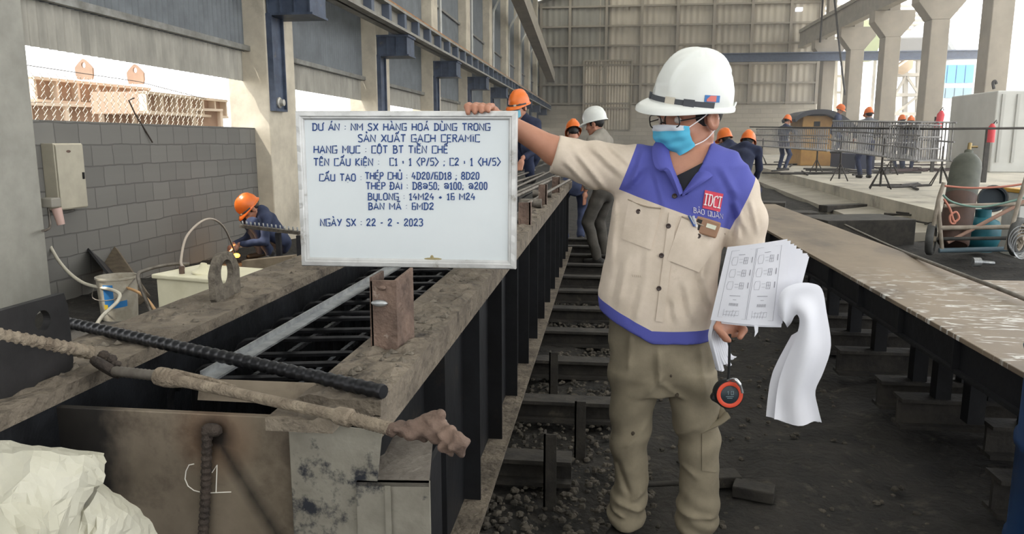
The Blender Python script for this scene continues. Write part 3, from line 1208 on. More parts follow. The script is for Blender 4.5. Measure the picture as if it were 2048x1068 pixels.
# ---- long thin rod lying beyond the right mould
mb = MB().tube(smooth_path([AZ(1690, 450, .62), AZ(1780, 492, .68), AZ(1900, 540, .74), AZ(2020, 586, .73), AZ(2150, 640, .72)], 6), .011, 8)
tag(obj('steel_rod', mb, M_rebarg), 'long thin steel rod lying along the far side of the right mould', 'rod')

# ================================================================== left side, middle distance
M_sack = mat('white woven sheeting', (190, 187, 172), (172, 169, 152), rough=.6, scale=5, bump=.12, bscale=25, c3=(180, 174, 150), s3=3, f3=(.6, .75))


def crumple(rows, sub, amp, seed):
    """sheet through control rows of (px, py, Y): broad flat facets with small creases"""
    rr = random.Random(seed)
    Q = [[AY(*p) for p in r] for r in rows]
    nu, nv = len(Q), len(Q[0])
    P = []
    for i in range((nu - 1) * sub + 1):
        a, fa = min(i // sub, nu - 2), 0
        fa = i / sub - a
        row = []
        for j in range((nv - 1) * sub + 1):
            b = min(j // sub, nv - 2)
            fb = j / sub - b
            p00, p01, p10, p11 = Q[a][b], Q[a][b + 1], Q[a + 1][b], Q[a + 1][b + 1]
            if fa + fb <= 1:
                p = p00 + (p10 - p00) * fa + (p01 - p00) * fb
            else:
                p = p11 + (p01 - p11) * (1 - fa) + (p10 - p11) * (1 - fb)
            row.append(p + Vector((rr.uniform(-1, 1), rr.uniform(-1, 1), rr.uniform(-1, 1))) * amp)
        P.append(row)
    return P


def sheeting():
    r1 = [[(-120, 876, 1.10), (-40, 872, 1.10), (0, 879, 1.09), (60, 890, 1.10), (120, 896, 1.10), (175, 900, 1.11), (207, 905, 1.11)],
          [(-120, 900, 1.02), (-40, 905, 1.0), (5, 908, .98), (65, 899, .99), (120, 908, 1.0), (170, 912, 1.04), (212, 930, 1.08)],
          [(-120, 950, .97), (-40, 965, .93), (8, 990, .92), (58, 945, .95), (112, 960, .97), (165, 945, 1.01), (206, 965, 1.05)],
          [(-120, 1010, .92), (-40, 1000, .91), (2, 1010, .90), (50, 1005, .93), (98, 1020, .94), (150, 985, .99), (192, 975, 1.03)],
          [(-120, 1080, .86), (-40, 1075, .86), (25, 1080, .87), (70, 1075, .88), (100, 1090, .91), (132, 1060, .96), (168, 1010, 1.02)],
          [(-120, 1260, .80), (-40, 1260, .80), (25, 1260, .80), (70, 1260, .82), (100, 1260, .84), (120, 1240, .90), (140, 1200, 1.0)]]
    r2 = [[(170, 955, 1.10), (205, 966, 1.11), (240, 990, 1.12), (272, 1012, 1.13), (296, 1036, 1.14), (316, 1070, 1.15), (340, 1240, 1.15)],
          [(150, 985, 1.05), (192, 985, 1.05), (228, 1010, 1.07), (258, 1028, 1.08), (276, 1050, 1.10), (290, 1085, 1.10), (300, 1250, 1.08)],
          [(140, 1030, 1.02), (170, 1020, 1.01), (205, 1040, 1.02), (225, 1062, 1.03), (236, 1080, 1.04), (240, 1110, 1.04), (240, 1250, 1.0)],
          [(120, 1090, 1.0), (150, 1085, .99), (175, 1095, .98), (190, 1110, .98), (195, 1130, .98), (190, 1160, .97), (180, 1260, .95)]]
    mb = MB().grid(crumple(r1, 3, .0022, 4), False, .0015)
    mb.grid(crumple(r2, 3, .0022, 8), False, .0015)
    return mb


o = obj('plastic_sheeting', sheeting(), M_sack)
tag(o, 'crumpled white plastic sheeting heaped in the lower left corner', 'sheeting')

# cream welding machine
R6 = Matrix.Rotation(math.radians(-14), 3, 'Z')
wc = Vector((-2.62, 4.75, 0))
wm = thing('welding_machine', 'cream steel welding machine with louvres and a tubular handle behind the left mould flange', 'welding machine', wc)
M_cream = mat('cream painted steel', (230, 224, 196), (214, 208, 178), rough=.5, scale=4, c3=(160, 146, 116), s3=9, f3=(.64, .72))
wp = lambda x, y, z: wc + R6 @ Vector((x, y, z))
mb = MB().cbox(wp(0, 0, .28), (.66, .42, .46), R6)
obj('housing', mb, M_cream, wm, .012)
mb = MB().cbox(wp(0, 0, .525), (.7, .46, .03), R6)
obj('lid', mb, M_cream, wm, .008)
for i in range(4):
    obj('louvre', MB().cbox(wp(.05, -.215, .36 - .035 * i), (.11, .012, .012), R6), mat('cream louvre', (190, 182, 150), rough=.5), wm)
mb = MB().tube(smooth_path([wp(-.37, -.19, .2), wp(-.42, -.2, .3), wp(-.5, -.2, .5), wp(-.49, -.14, .545), wp(-.4, .0, .57), wp(-.34, .1, .56)], 5), .013, 8)
obj('handle', mb, M_rebarg, wm)
mb = MB()
for x, y in ((-.25, -.15), (.25, -.15), (.25, .15), (-.25, .15)):
    mb.cyl(wp(x, y, 0), wp(x, y, .06), .03, n=10)
obj('foot', MB().cyl(wp(-.25, -.15, 0), wp(-.25, -.15, .06), .03), M_black, wm)
obj('foot', MB().cyl(wp(.25, -.15, 0), wp(.25, -.15, .06), .03), M_black, wm)
obj('foot', MB().cyl(wp(.25, .15, 0), wp(.25, .15, .06), .03), M_black, wm)
obj('foot', MB().cyl(wp(-.25, .15, 0), wp(-.25, .15, .06), .03), M_black, wm)
mb = MB().lathe(wp(-.05, -.08, .54), (.2, 0, 1), [(0, .07), (.01, .07), (.04, .03), (.07, .02), (.075, 0)], 14)
obj('terminal', mb, M_cream, wm)
obj('terminal', MB().cyl(wp(-.17, -.14, .54), wp(-.17, -.14, .59), .018), M_rust, wm)
mb = MB().tube(smooth_path([wp(-.16, -.13, .58), AY(362, 520, 4.9), AY(375, 470, 5.2), AY(415, 438, 5.6), AY(448, 455, 6.4), AY(470, 505, 7.6)], 8), .009, 7)
tag(obj('welding_cable', mb, mat('grey cable', (176, 164, 150), rough=.6)), 'thin pale welding cable arching up from the cream machine to the welder', 'cable')

# paint bucket
bc = Vector((-3.93, 5.55, -.01))
bk = thing('paint_bucket', 'dirty white paint bucket with a blue label beside the block wall', 'bucket', bc)
M_bucket = mat('dirty white plastic', (186, 180, 166), (150, 142, 126), rough=.5, scale=7)
mb = MB().lathe(bc, (0, 0, 1), [(0, 0), (0, .135), (.33, .152), (.335, .16), (.35, .16), (.35, .147), (.02, .128), (.02, 0)], 28)
obj('bucket_body', mb, M_bucket, bk)


def bucket_label(a0, a1, z0, z1, z0b=None, z1b=None, n=12):
    P = []
    for i in range(n + 1):
        t = i / n
        a = math.radians(a0 + (a1 - a0) * t)
        za, zb = z0 + ((z0b if z0b is not None else z0) - z0) * t, z1 + ((z1b if z1b is not None else z1) - z1) * t
        P.append([bc + Vector((math.cos(a), math.sin(a), 0)) * (.1365 + z / .33 * .017) + Vector((0, 0, z)) for z in (za, zb)])
    return MB().grid(P, True, .001)


M_lb = mat('blue label', (52, 120, 180), rough=.5)
obj('blue_label', bucket_label(262, 330, .1, .15, .12, .17), M_lb, bk)
obj('blue_label', bucket_label(262, 292, .15, .3, .15, .3), M_lb, bk)
obj('yellow_label', bucket_label(258, 272, .1, .14), mat('yellow label', (206, 176, 60), rough=.5), bk)
mb = MB().tube(smooth_path([bc + Vector((-.16, 0, .33)), bc + Vector((-.1, -.17, .2)), bc + Vector((.1, -.17, .2)), bc + Vector((.16, 0, .33))], 6), .004, 6)
obj('bail_handle', mb, M_rebarg, bk)
# hoses lying over the bucket
mb = MB().tube(smooth_path([AY(85, 462, 6.1), AY(120, 525, 5.9), AY(165, 565, 5.6), AY(230, 582, 5.3), AY(237, 600, 5.2), AY(205, 632, 5.0), AY(190, 655, 4.8)], 8), .014, 8)
tag(obj('hose', mb, mat('pale hose', (206, 200, 184), rough=.5)), 'pale hose running from the wall socket over the paint bucket', 'hose')
mb = MB().tube(smooth_path([AY(205, 572, 5.62), AY(250, 575, 5.5), AY(285, 590, 5.35), AY(310, 620, 5.1), AY(318, 640, 5.0)], 8), .012, 8)
tag(obj('hose', mb, mat('orange hose', (190, 150, 104), rough=.5)), 'orange brown hose lying over the rim of the bucket', 'hose')

# steel plates leaning and lying on the ground by the wall
M_dk = mat('dark plate steel', (62, 62, 66), (44, 44, 47), rough=.5, metal=.3, scale=6)
mb = MB().bar(AY(190, 510, 6.6), AY(255, 590, 5.9), .26, .02, (1, .3, .6))
tag(obj('steel_channel', mb, M_dk), 'dark blue grey steel channel leaning beside the block wall', 'channel')
mb = MB().bar(AY(215, 500, 6.9), AY(282, 600, 6.1), .06, .16, (1, .3, .6))
tag(obj('timber_plank', mb, mat('weathered plank', (120, 108, 92), (96, 86, 74), rough=.9, scale=8, stretch=(1, 1, 6))), 'weathered plank leaning next to the dark steel channel', 'plank')
for i, (x0, y0, x1, y1, Y, w) in enumerate(((150, 640, 330, 632, 5.7, .08), (260, 628, 345, 610, 6.2, .12), (60, 655, 175, 628, 5.6, .05))):
    mb = MB().bar(AY(x0, y0, Y), AY(x1, y1, Y + .3), w, .03)
    tag(obj('steel_strip', mb, M_dk), ['dark strip of steel lying on the ground left of the bucket', 'short dark steel strip lying between bucket and welding machine', 'narrow dark steel strip at the foot of the wide column'][i], 'steel strip')

# distribution box on the wall with socket and plug
pb = thing('distribution_box', 'shallow beige electrical box on the block wall next to the wide column', 'electrical box', (XW, 6.1, .8))
M_box = mat('beige box enamel', (176, 170, 152), (160, 154, 138), rough=.6, scale=4)
obj('case', MB().box(XW, XW + .12, 6.0, 6.36, .82, 1.4), M_box, pb, .006)
bd = obj('door', MB().box(XW + .12, XW + .135, 6.01, 6.35, .83, 1.39), M_box, pb, .004)
obj('latch', MB().box(XW + .135, XW + .145, 6.31, 6.33, 1.08, 1.14), M_black, bd)
obj('rust_mark', MB().ball((XW + .136, 6.16, 1.33), (.002, .03, .012), n=12), M_rust, bd)
sk = thing('wall_socket', 'grey socket with a pink plug hanging under the electrical box', 'socket', AX(105, 405, -4.62))
c = AX(100, 405, -4.62)
obj('socket_body', MB().cbox(c, (.12, .11, .08)), mat('grey plastic', (140, 136, 126), rough=.5), sk, .01)
obj('plug', MB().cyl(c + Vector((.03, .03, -.05)), c + Vector((.05, .04, -.19)), .04, .03), mat('pink plug', (190, 160, 150), rough=.5), sk)
mb = MB().tube(smooth_path([c + Vector((-.02, 0, -.04)), c + Vector((0, -.03, -.2)), AX(85, 462, -4.5)], 6), .01, 7)
obj('cable', mb, M_rebarg, sk)

# wire hook on the wall and bent bar
mb = MB().tube([AX(485, 365, XW + .02), AX(520, 400, XW + .02)], .01)

# chain link netting in the first open bay
def netting(y0, y1, z0, z1, p=.13):
    mb = MB()
    ny, nz = int((y1 - y0) / p), int((z1 - z0) / (p * .5))
    for i in range(ny):
        for s in (1, -1):
            pts = []
            for j in range(nz + 1):
                off = (.25 if (j % 2 == 0) == (s > 0) else -.25)
                pts.append((XW - .09 + .006 * s, y0 + p * (i + .5 + off) , z0 + p * .5 * j - .05 * p))
            mb.tube(pts, .0028, 4)
    return mb


mb = netting(5.95, 8.95, 1.6, 2.06, .105)
tag(obj('wire_netting', mb, mat('pale wire', (196, 184, 164), rough=.5, metal=.3)), 'pale wire netting stretched above the block wall at the far left', 'netting')
tag(obj('wire', MB().tube([(XW - .08, 5.95, 2.06), (XW - .08, 7.6, 2.04), (XW - .08, 8.95, 1.93)], .004, 5), M_rebarg), 'thin wire holding up the top edge of the netting', 'wire')
mb = MB().tube(smooth_path([AX(470, 350, XW - .02), AX(268, 196, XW - .06) * .0 + AX(268, 196, XW - .06), AX(305, 285, XW + .03)], 4)[4:], .008, 6)
tag(obj('bent_rod', mb, M_dkrust), 'bent rusty rod hooked over the block wall under the netting', 'rod')

# old brown steel moulds stacked outside beyond the netting
M_brown = mat('sunlit brown steel', (186, 158, 138), (164, 138, 120), rough=.8, scale=2)
for k, (px0, px1, py0, py1, Y) in enumerate(((58, 290, 142, 192, 12.2), (56, 440, 194, 250, 12.0), (280, 442, 172, 215, 12.6))):
    a, b2 = AY(px0, py1 + 12, Y), AY(px1, py1 + 4, Y + 3.0)
    t = thing('stacked_mould', ['brown steel mould outside, upper one of the stack seen through the netting', 'brown steel mould outside, lower one of the stack seen through the netting', 'brown steel mould outside at the right end of the stack'][k], 'mould', a, 'brown moulds stacked outside')
    stack0 = t if k == 0 else stack0
    h = (py1 - py0) / 1500 * Y * 1.05
    d = (b2 - a)
    d.z = 0
    L = d.length
    d.normalize()
    sd = Vector((-d.y, d.x, 0))
    up = Vector((0, 0, 1))
    mb = MB()
    mb.prism([a, a + d * L, a + d * L + up * h, a + up * h], sd * .9)
    obj('panel', mb, M_brown, t)
    for zz in (0, h - .04):
        obj('edge_flange', MB().prism([a + up * zz, a + d * L + up * zz, a + d * L + up * (zz + .05), a + up * (zz + .05)], sd * -.16), mat('pale edge', (224, 206, 186), rough=.8), t)
    n = 6
    for i in range(n + 1):
        p = a + d * (L - .05) * i / n
        obj('rib', MB().prism([p, p + d * .05, p + d * .05 + up * h, p + up * h], sd * -.14), mat('pale edge', (224, 206, 186)), t)
for k, (px, py) in enumerate(((167, 136), (270, 146))):
    c = AY(px, py, 12.75 if k == 0 else 13.3)
    mb = MB().holed(c, Vector((.97, .25, 0)), (0, 0, 1), (0, .04, 0), loop(lambda t: (.15 * math.cos(t) * (1 - .62 * max(0, math.sin(t))) * (1 if math.sin(t) > -.3 else 1.05), .16 * math.sin(t) if math.sin(t) > 0 else .2 * max(-1, 1.6 * math.sin(t))), 32), loop(lambda t: (.034 * math.cos(t), .05 * math.sin(t) + .05), 32))
    obj('lifting_ear', mb, M_brown, stack0)
# ground outside
struct('floor_yard', MB().box(-60, -5.3, -20, 90, -.3, -.1), mat('pale yard ground', (190, 182, 168), rough=1))
struct('floor_yard', MB().box(30, 90, 10, 110, .3, .5).box(-5, 30, 60, 110, .3, .5), mat('pale yard ground', (190, 182, 168)))
# ================================================================== whiteboard
BY = 2.34
bTL, bTR, bBR, bBL = (AY(x, y, BY) for x, y in ((592, 222), (1035, 222), (1032, 538), (605, 531)))
wb = thing('whiteboard', 'white board in a battered aluminium frame with blue handwriting held up by the man', 'whiteboard', (bBL + bBR) / 2)


def bpt(u, v, d=0.):
    """board point, u right 0-1, v down 0-1, d towards the camera"""
    p = bTL.lerp(bTR, u).lerp(bBL.lerp(bBR, u), v)
    return p + Vector((0, -d, 0))


M_wb = mat('white board enamel', (216, 222, 224), (206, 213, 216), rough=.3, scale=1.5, spec=.5)
M_alu = mat('battered aluminium', (214, 214, 212), (186, 186, 184), rough=.4, metal=.25, scale=8, bump=.1, c3=(150, 146, 138), s3=16, f3=(.62, .7))
mb = MB().hexa([bpt(.02, .98, -.012), bpt(.98, .98, -.012), bpt(.98, .98, .0), bpt(.02, .98, .0), bpt(.02, .02, -.012), bpt(.98, .02, -.012), bpt(.98, .02, 0), bpt(.02, .02, 0)])
obj('panel', mb, M_wb, wb)
fu, fv = .038, .056


def frame_side(pr):
    """a frame bar: outer pair, inner pair (board u,v), ogee section"""
    (o0, o1, i0, i1) = pr
    sec = [(0, -.016), (0, .006), (.12, .012), (.55, .013), (.68, .009), (.8, .009), (.9, .006), (1, .001), (1, -.016)]
    n = 24
    P = []
    for k in range(n + 1):
        t = k / n
        row = []
        for s, d in sec:
            o = (o0[0] + (o1[0] - o0[0]) * t, o0[1] + (o1[1] - o0[1]) * t)
            i = (i0[0] + (i1[0] - i0[0]) * t, i0[1] + (i1[1] - i0[1]) * t)
            w = .0012 * math.sin(k * 2.1 + o0[0] * 9 + o0[1] * 5) * (1 if s in (0, .12, .55) else 0)
            row.append(bpt(o[0] + (i[0] - o[0]) * s, o[1] + (i[1] - o[1]) * s, d + w))
        P.append(row)
    m = MB().grid(P, False)
    m.add(P[0], [tuple(range(len(sec)))]).add(P[-1], [tuple(range(len(sec)))[::-1]])
    return m


C = [(0, 0), (1, 0), (1, 1), (0, 1)]
I = [(fu, fv), (1 - fu, fv), (1 - fu, 1 - fv), (fu, 1 - fv)]
for k in range(4):
    j = (k + 1) % 4
    obj('frame_rail', frame_side((C[k], C[j], I[k], I[j])), M_alu, wb)
mb = MB()
for (px, py, s) in ((975, 516, .012), (868, 517, .02), (845, 517, .014), (855, 512, .007), (890, 515, .012)):
    u, v = (px - 592) / 443, (py - 222) / 313
    mb.ball(bpt(u, v, .002), (s * .7, .003, s * .4), n=8)
obj('mud_fleck', MB().ball(bpt((868 - 600) / 432, (516 - 222) / 312, .001), (.03, .003, .0045), n=10).ball(bpt((866 - 600) / 432, (513 - 222) / 312, .001), (.006, .003, .008), n=8), mat('dry ochre dirt', (150, 138, 100), rough=1), wb)

# ---- handwriting: single-stroke letters on a 4 x 6 grid
def cv(cx, cy, rx, ry, a0, a1, n=7):
    return [(cx + rx * math.cos(math.radians(a0 + (a1 - a0) * i / n)), cy + ry * math.sin(math.radians(a0 + (a1 - a0) * i / n))) for i in range(n + 1)]


GL = {
    'A': (4, [[(0, 0), (2, 6), (4, 0)], [(.7, 2), (3.3, 2)]]),
    'B': (3.6, [[(.5, 0), (.5, 6)], [(0, 6), (2, 6), (3, 5.4), (3, 3.9), (2, 3.2), (.5, 3.2)], [(2, 3.2), (3.4, 2.6), (3.4, .8), (2.3, 0), (0, 0)]]),
    'C': (3.4, [[(3.4, 5.4), (3.4, 6), (.3, 6), (.3, 0), (3.4, 0), (3.4, .6)]]),
    'D': (3.8, [[(.6, 0), (.6, 6)], [(-.1, 6), (2.3, 6), (3.6, 4.6), (3.6, 1.4), (2.3, 0), (-.1, 0)]]),
    'Đ': (3.8, [[(.6, 0), (.6, 6)], [(-.1, 6), (2.3, 6), (3.6, 4.6), (3.6, 1.4), (2.3, 0), (-.1, 0)], [(-.4, 3), (1.8, 3)]]),
    'E': (3, [[(3, 6), (.2, 6), (.2, 0), (3, 0)], [(.2, 3.1), (2.5, 3.1)]]),
    'G': (3.8, [[(3.5, 5.4), (3.4, 6), (.2, 6), (.2, 0), (3.6, 0), (3.6, 2.6), (2, 2.6)], [(3.1, 2.6), (4.1, 2.6)]]),
    'H': (3.8, [[(.2, 0), (.2, 6)], [(3.6, 0), (3.6, 6)], [(.2, 3), (3.6, 3)]]),
    'I': (.8, [[(.4, 0), (.4, 4.8)], [(.4, 5.7), (.4, 6.0)]]),
    'K': (3.4, [[(.2, 0), (.2, 6)], [(3.2, 6), (.3, 2.7), (3.4, 0)]]),
    'L': (2.8, [[(.2, 6), (.2, 0), (2.8, 0)]]),
    'M': (4.6, [[(.2, 0), (.2, 6), (2.3, 2.4), (4.4, 6), (4.4, 0)]]),
    'N': (3.8, [[(.2, 0), (.2, 6), (3.6, 0), (3.6, 6)]]),
    'O': (3.6, [[(.9, 0), (.2, 1), (.2, 5), (.9, 6), (2.6, 6), (3.4, 5), (3.4, 1), (2.6, 0), (.9, 0)]]),
    'P': (3.2, [[(.3, 0), (.3, 6), (2.4, 6), (3.2, 5.2), (3.2, 3.8), (2.4, 3), (.3, 3)]]),
    'Q': (3.6, [[(.2, 0), (.2, 6), (3.4, 6), (3.4, 0), (.2, 0)], [(2.2, 1.4), (4, -.6)]]),
    'R': (3.4, [[(.3, 0), (.3, 6), (2.4, 6), (3.2, 5.2), (3.2, 4), (2.4, 3.2), (.3, 3.2)], [(1.6, 3.2), (3.4, 0)]]),
    'S': (3.2, [[(3.1, 5.5), (2.4, 6), (.9, 6), (.2, 5.2), (.4, 4), (2.9, 2.3), (3.1, .9), (2.4, 0), (.7, 0), (0, .7)]]),
    'T': (3.6, [[(0, 6), (3.6, 6)], [(1.8, 6), (1.8, 0)]]),
    'U': (3.8, [[(.2, 6), (.2, .8), (1, 0), (2.9, 0), (3.6, .8)], [(3.6, 6), (3.6, 0)]]),
    'Ư': (3.8, [[(.2, 6), (.2, .8), (1, 0), (2.9, 0), (3.6, .8)], [(3.6, 0), (3.6, 6), (4.3, 6.3), (4.3, 7)]]),
    'X': (3.8, [[(.1, 6), (3.7, 0)], [(3.7, 6), (.1, 0)]]),
    'Y': (3.6, [[(0, 6), (1.8, 3)], [(3.6, 6), (1.2, 0)]]),
    '0': (2.9, [[(.7, 0), (.2, 1.2), (.2, 4.8), (.8, 6), (2, 6), (2.7, 4.8), (2.7, 1.2), (2, 0), (.7, 0)]]),
    '1': (2.2, [[(.1, 4.4), (1.2, 6), (1.2, 0)], [(.2, 0), (2.2, 0)]]),
    '2': (3.4, [[(.4, 4.4), (.4, 5.2), (1.2, 6), (2.4, 6), (3, 5.1), (2.8, 4), (.5, 1.2), (.2, .4), (.9, 0), (1.8, .8), (3.4, 0)]]),
    '3': (3.2, [[(.2, 5.4), (1, 6), (2.4, 6), (3, 5.2), (2.6, 3.8), (1.4, 3.2), (2.8, 2.6), (3.1, 1), (2.3, 0), (.9, 0), (.1, .7)]]),
    '4': (3.4, [[(1.6, 6), (.1, 2.2), (3.4, 2.2)], [(2.4, 3.6), (2.4, 0)]]),
    '5': (3.2, [[(3.1, 6), (.5, 6), (.4, 3.4), (2.3, 3.5), (3.1, 2.5), (3, .8), (2.2, 0), (.2, .2)]]),
    '6': (3.2, [[(3, 6), (.3, 6), (.3, 0), (3, 0), (3, 3), (.3, 3)]]),
    '8': (3.2, [[(1.6, 3.1), (.4, 4), (.4, 5.4), (1.2, 6), (2.2, 6), (2.9, 5.4), (2.9, 4), (1.6, 3.1), (.2, 2.2), (.2, .7), (1, 0), (2.3, 0), (3.1, .7), (3.1, 2.2), (1.6, 3.1)]]),
    '@': (4.2, [[(3, 1.2), (2, .8), (1, 1.2), (.8, 2.4), (1.6, 3.2), (2.8, 3), (3, 1.2), (3.6, .6), (4.1, 1.8), (4, 3.8), (3, 5), (1.2, 5), (.2, 4.2)]]),
    ':': (.6, [[(.3, 1), (.3, 1.3)], [(.3, 3.6), (.3, 3.9)]]),
    ';': (.9, [[(.5, .9), (.1, -.7)], [(.5, 3.2), (.5, 3.6)]]),
    '.': (.6, [[(.3, .1), (.3, .4)]]),
    '-': (2, [[(.2, 2.6), (1.8, 2.6)]]),
    '+': (2.8, [[(.2, 2.2), (2.6, 2.2)], [(1.4, 3.3), (1.4, 1.1)]]),
    '=': (1.4, [[(.2, 3.2), (1.2, 3.2)], [(.2, 2), (1.2, 2)]]),
    '/': (2.4, [[(.1, -.4), (2.4, 6.4)]]),
    '<': (3, [[(3, 6.6), (.2, 3), (3, -.6)]]),
    '>': (3, [[(0, 6.6), (2.8, 3), (0, -.6)]]),
    ' ': (2.2, []),
}
# combining marks, drawn above or below the letter's middle
MK = {'^': [[(-1, 6.7), (0, 7.7), (1, 6.7)]], "'": [[(.1, 7.0), (.9, 8.4)]], '`': [[(-.9, 8.4), (.1, 7.0)]], '~': [[(-1.2, 7.2), (-.5, 7.9), (.4, 7.1), (1.2, 7.9)]],
      '?': [[(-.5, 7.9), (.2, 8.4), (.5, 7.9), (0, 7.3)]], '_': [[(0, -1.5), (0, -1.2)]], '"': [[(.9, 7.6), (1.6, 9.0)]], '%': [[(-1.6, 9.0), (-.7, 7.6)]], '&': [[(.4, 8.3), (.9, 8.9), (1.2, 8.4), (.8, 7.9)]]}


def write(s, x0, x1, top, base, put, r, slope=0., flat=None):
    """strokes of string s fitted between x0..x1 and top..base; marks follow their letter in {}"""
    toks, i = [], 0
    while i < len(s):
        c = s[i]
        i += 1
        mk = ''
        if i < len(s) and s[i] == '{':
            e = s.index('}', i)
            mk = s[i + 1:e]
            i = e + 1
        toks.append((c, mk))
    adv = [GL[c][0] + 1.1 for c, _ in toks]
    kx = (x1 - x0) / (sum(adv) - 1.1)
    ky = (base - top) / 6
    mb = MB()
    x = x0
    jr = random.Random(len(s) * 7 + int(x0))
    for (c, mk), a in zip(toks, adv):
        w = GL[c][0]
        st = [[(p[0] + jr.uniform(-.12, .12), p[1] + jr.uniform(-.12, .12)) for p in q] for q in GL[c][1]]
        for m in mk:
            st += [[(w / 2 + px, py) for px, py in q] for q in MK[m]]
        for q in st:
            pts = [put(x + px * kx, base - py * ky + slope * (x - x0)) for px, py in q]
            mb.tube(pts, r, 6)
            if flat:
                pass
        x += a * kx
    return mb


def zb(x, y):
    """pixel of the enlarged board picture (580,200 + /2.967) to a point on the board face"""
    px, py = 580 + x / 2.967, 200 + y / 2.967
    p = AY(px, py, BY)
    return Vector((p.x, BY - .0006, p.z))


M_ink = mat('blue marker ink', (30, 62, 122), (46, 80, 140), rough=.5, scale=60)
LINES = [("DƯ_'A{'}N : NM SX HA{`}NG HOA{'} DU{`}NG TRONG".replace("_'", " "), 133, 1188, 140, 180),
         ("SA{?}N XUA{^\"}T GA{_}CH CERAMIC", 405, 1125, 206, 248),
         ("HA{_}NG MU{_}C : CO{^_}T BT TIE{^%}N CHE{^\"}", 142, 935, 272, 315),
         ("TE{^}N CA{^\"}U KIE{^_}N :", 142, 528, 347, 389),
         ("C1 = 1 <P/5> ; C2 = 1 <H/5>", 592, 1250, 345, 388),
         ("CA{^\"}U TA{_}O :", 175, 424, 440, 480),
         ("THE{'}P CHU{?} : 4D20/6D18 ; 8D20", 447, 1122, 430, 470),
         ("THE{'}P ĐAI : D8@50; @100; @200", 452, 1170, 489, 530),
         ("BULONG : 14M24 + 16 M24", 463, 1098, 554, 592),
         ("BA{?}N MA{~} : 6MD2", 465, 852, 611, 650),
         ("NGA{`}Y SX : 22 - 2 - 2023", 180, 788, 706, 747)]
for s, x0, x1, a, b2 in LINES:
    obj('handwriting', write(s, x0, x1, a, b2, zb, .0021), M_ink, wb)
# ================================================================== the man with the whiteboard
MY = 2.5
px = lambda x, y, Y=MY: np.array(AY(x, y, Y))
man = thing('person', 'man in white helmet, blue mask and beige blue work shirt holding up the whiteboard', 'person', (.17, 2.55, 0))
M_skin = mat('skin', (178, 128, 104), (160, 110, 88), rough=.5, scale=8, bump=.03)
M_beige = mat('beige work cloth', (206, 192, 176), (192, 178, 161), rough=.85, scale=12, bump=.05, bscale=220, c3=(176, 162, 144), s3=5, f3=(.62, .75))
M_trouser = mat('khaki drill cloth', (140, 130, 110), (120, 111, 93), rough=.9, scale=7, bump=.05, bscale=200, c3=(92, 84, 70), s3=7, f3=(.66, .72))
M_navy = mat('navy overall cloth', (58, 66, 92), (44, 51, 74), rough=.85, scale=9)
M_hblack = mat('black hair', (26, 24, 23), rough=.5)
M_helm = mat('white helmet plastic', (218, 220, 216), (208, 210, 205), rough=.25, spec=.5, scale=3)
M_helmo = mat('orange helmet plastic', (226, 116, 42), (206, 98, 34), rough=.35, scale=3)
M_strap = mat('grey elastic strap', (72, 74, 78), rough=.7)
M_boot = mat('black leather', (34, 32, 30), rough=.5, scale=12)


def basis(yaw, pitch=0., roll=0.):
    """head frame facing the camera at yaw 0; positive yaw turns to picture left, pitch tips down. Columns: right, forward, up"""
    a, p = math.radians(yaw), math.radians(pitch)
    f = Vector((-math.sin(a) * math.cos(p), -math.cos(a) * math.cos(p), -math.sin(p)))
    r = Vector((-math.cos(a), math.sin(a), 0))
    if roll:
        r = Matrix.Rotation(math.radians(roll), 3, f) @ r
    u = r.cross(f)
    return Matrix((r, f, u)).transposed()


def xf(fn, B, c, s=1.):
    Bn = np.array(B)
    c = np.array(c)
    return lambda P: fn(((P - c) @ Bn) / s) * s


def head_fn(fine=True):
    L = [ell((0, -.012, .045), (.076, .096, .10)), ell((0, .03, -.03), (.060, .068, .088)), ell((0, .064, -.094), (.03, .028, .024)),
         cap((.05, -.005, -.05), (.02, .06, -.095), .022, .018), cap((-.05, -.005, -.05), (-.02, .06, -.095), .022, .018),
         cap((0, .09, .016), (0, .112, -.024), .009, .013), ell((.034, .068, -.022), (.028, .026, .026)), ell((-.034, .068, -.022), (.028, .026, .026)),
         cap((-.042, .078, .034), (.042, .078, .034), .014)]
    f = union(L, .018)
    det = union([ell((.014, .102, -.027), (.009, .009, .007)), ell((-.014, .102, -.027), (.009, .009, .007)), ell((0, .094, -.055), (.023, .010, .006)), ell((0, .093, -.065), (.02, .010, .007))], .004)
    ears = union([ell((s * .079, -.008, -.004), (.010, .024, .032)) for s in (1, -1)], .002)
    dents = union([ell((s * .088, -.004, -.002), (.007, .012, .017)) for s in (1, -1)], .002)
    sock = union([ell((s * .032, .1, .012), (.018, .016, .011)) for s in (1, -1)], .002)

    def g(P):
        d = smin(f(P), det(P), .006)
        d = np.maximum(d, -sock(P) * .7)
        d = smin(d, ears(P), .006)
        return np.maximum(d, -dents(P))
    return g


HB = basis(50, 10)
HS = 1.09
ear = px(1426, 240, 2.45)
hc = ear - np.array(HB) @ np.array((-.078, -.008, -.004)) * HS
H = lambda x, y, z: Vector(hc) + HB @ Vector((x, y, z)) * HS

# arm joints
RS, RE, RW, RK = px(1268, 330), px(1112, 303, 2.47), px(1000, 238, 2.425), px(962, 218, 2.385)
LS, LE, LW, LK = px(1482, 378), px(1494, 528, 2.5), px(1474, 640, 2.385), px(1460, 660, 2.365)


def chain(pts, rs, k=.006):
    return union([cap(pts[i], pts[i + 1], rs[i], rs[i + 1]) for i in range(len(pts) - 1)], k)


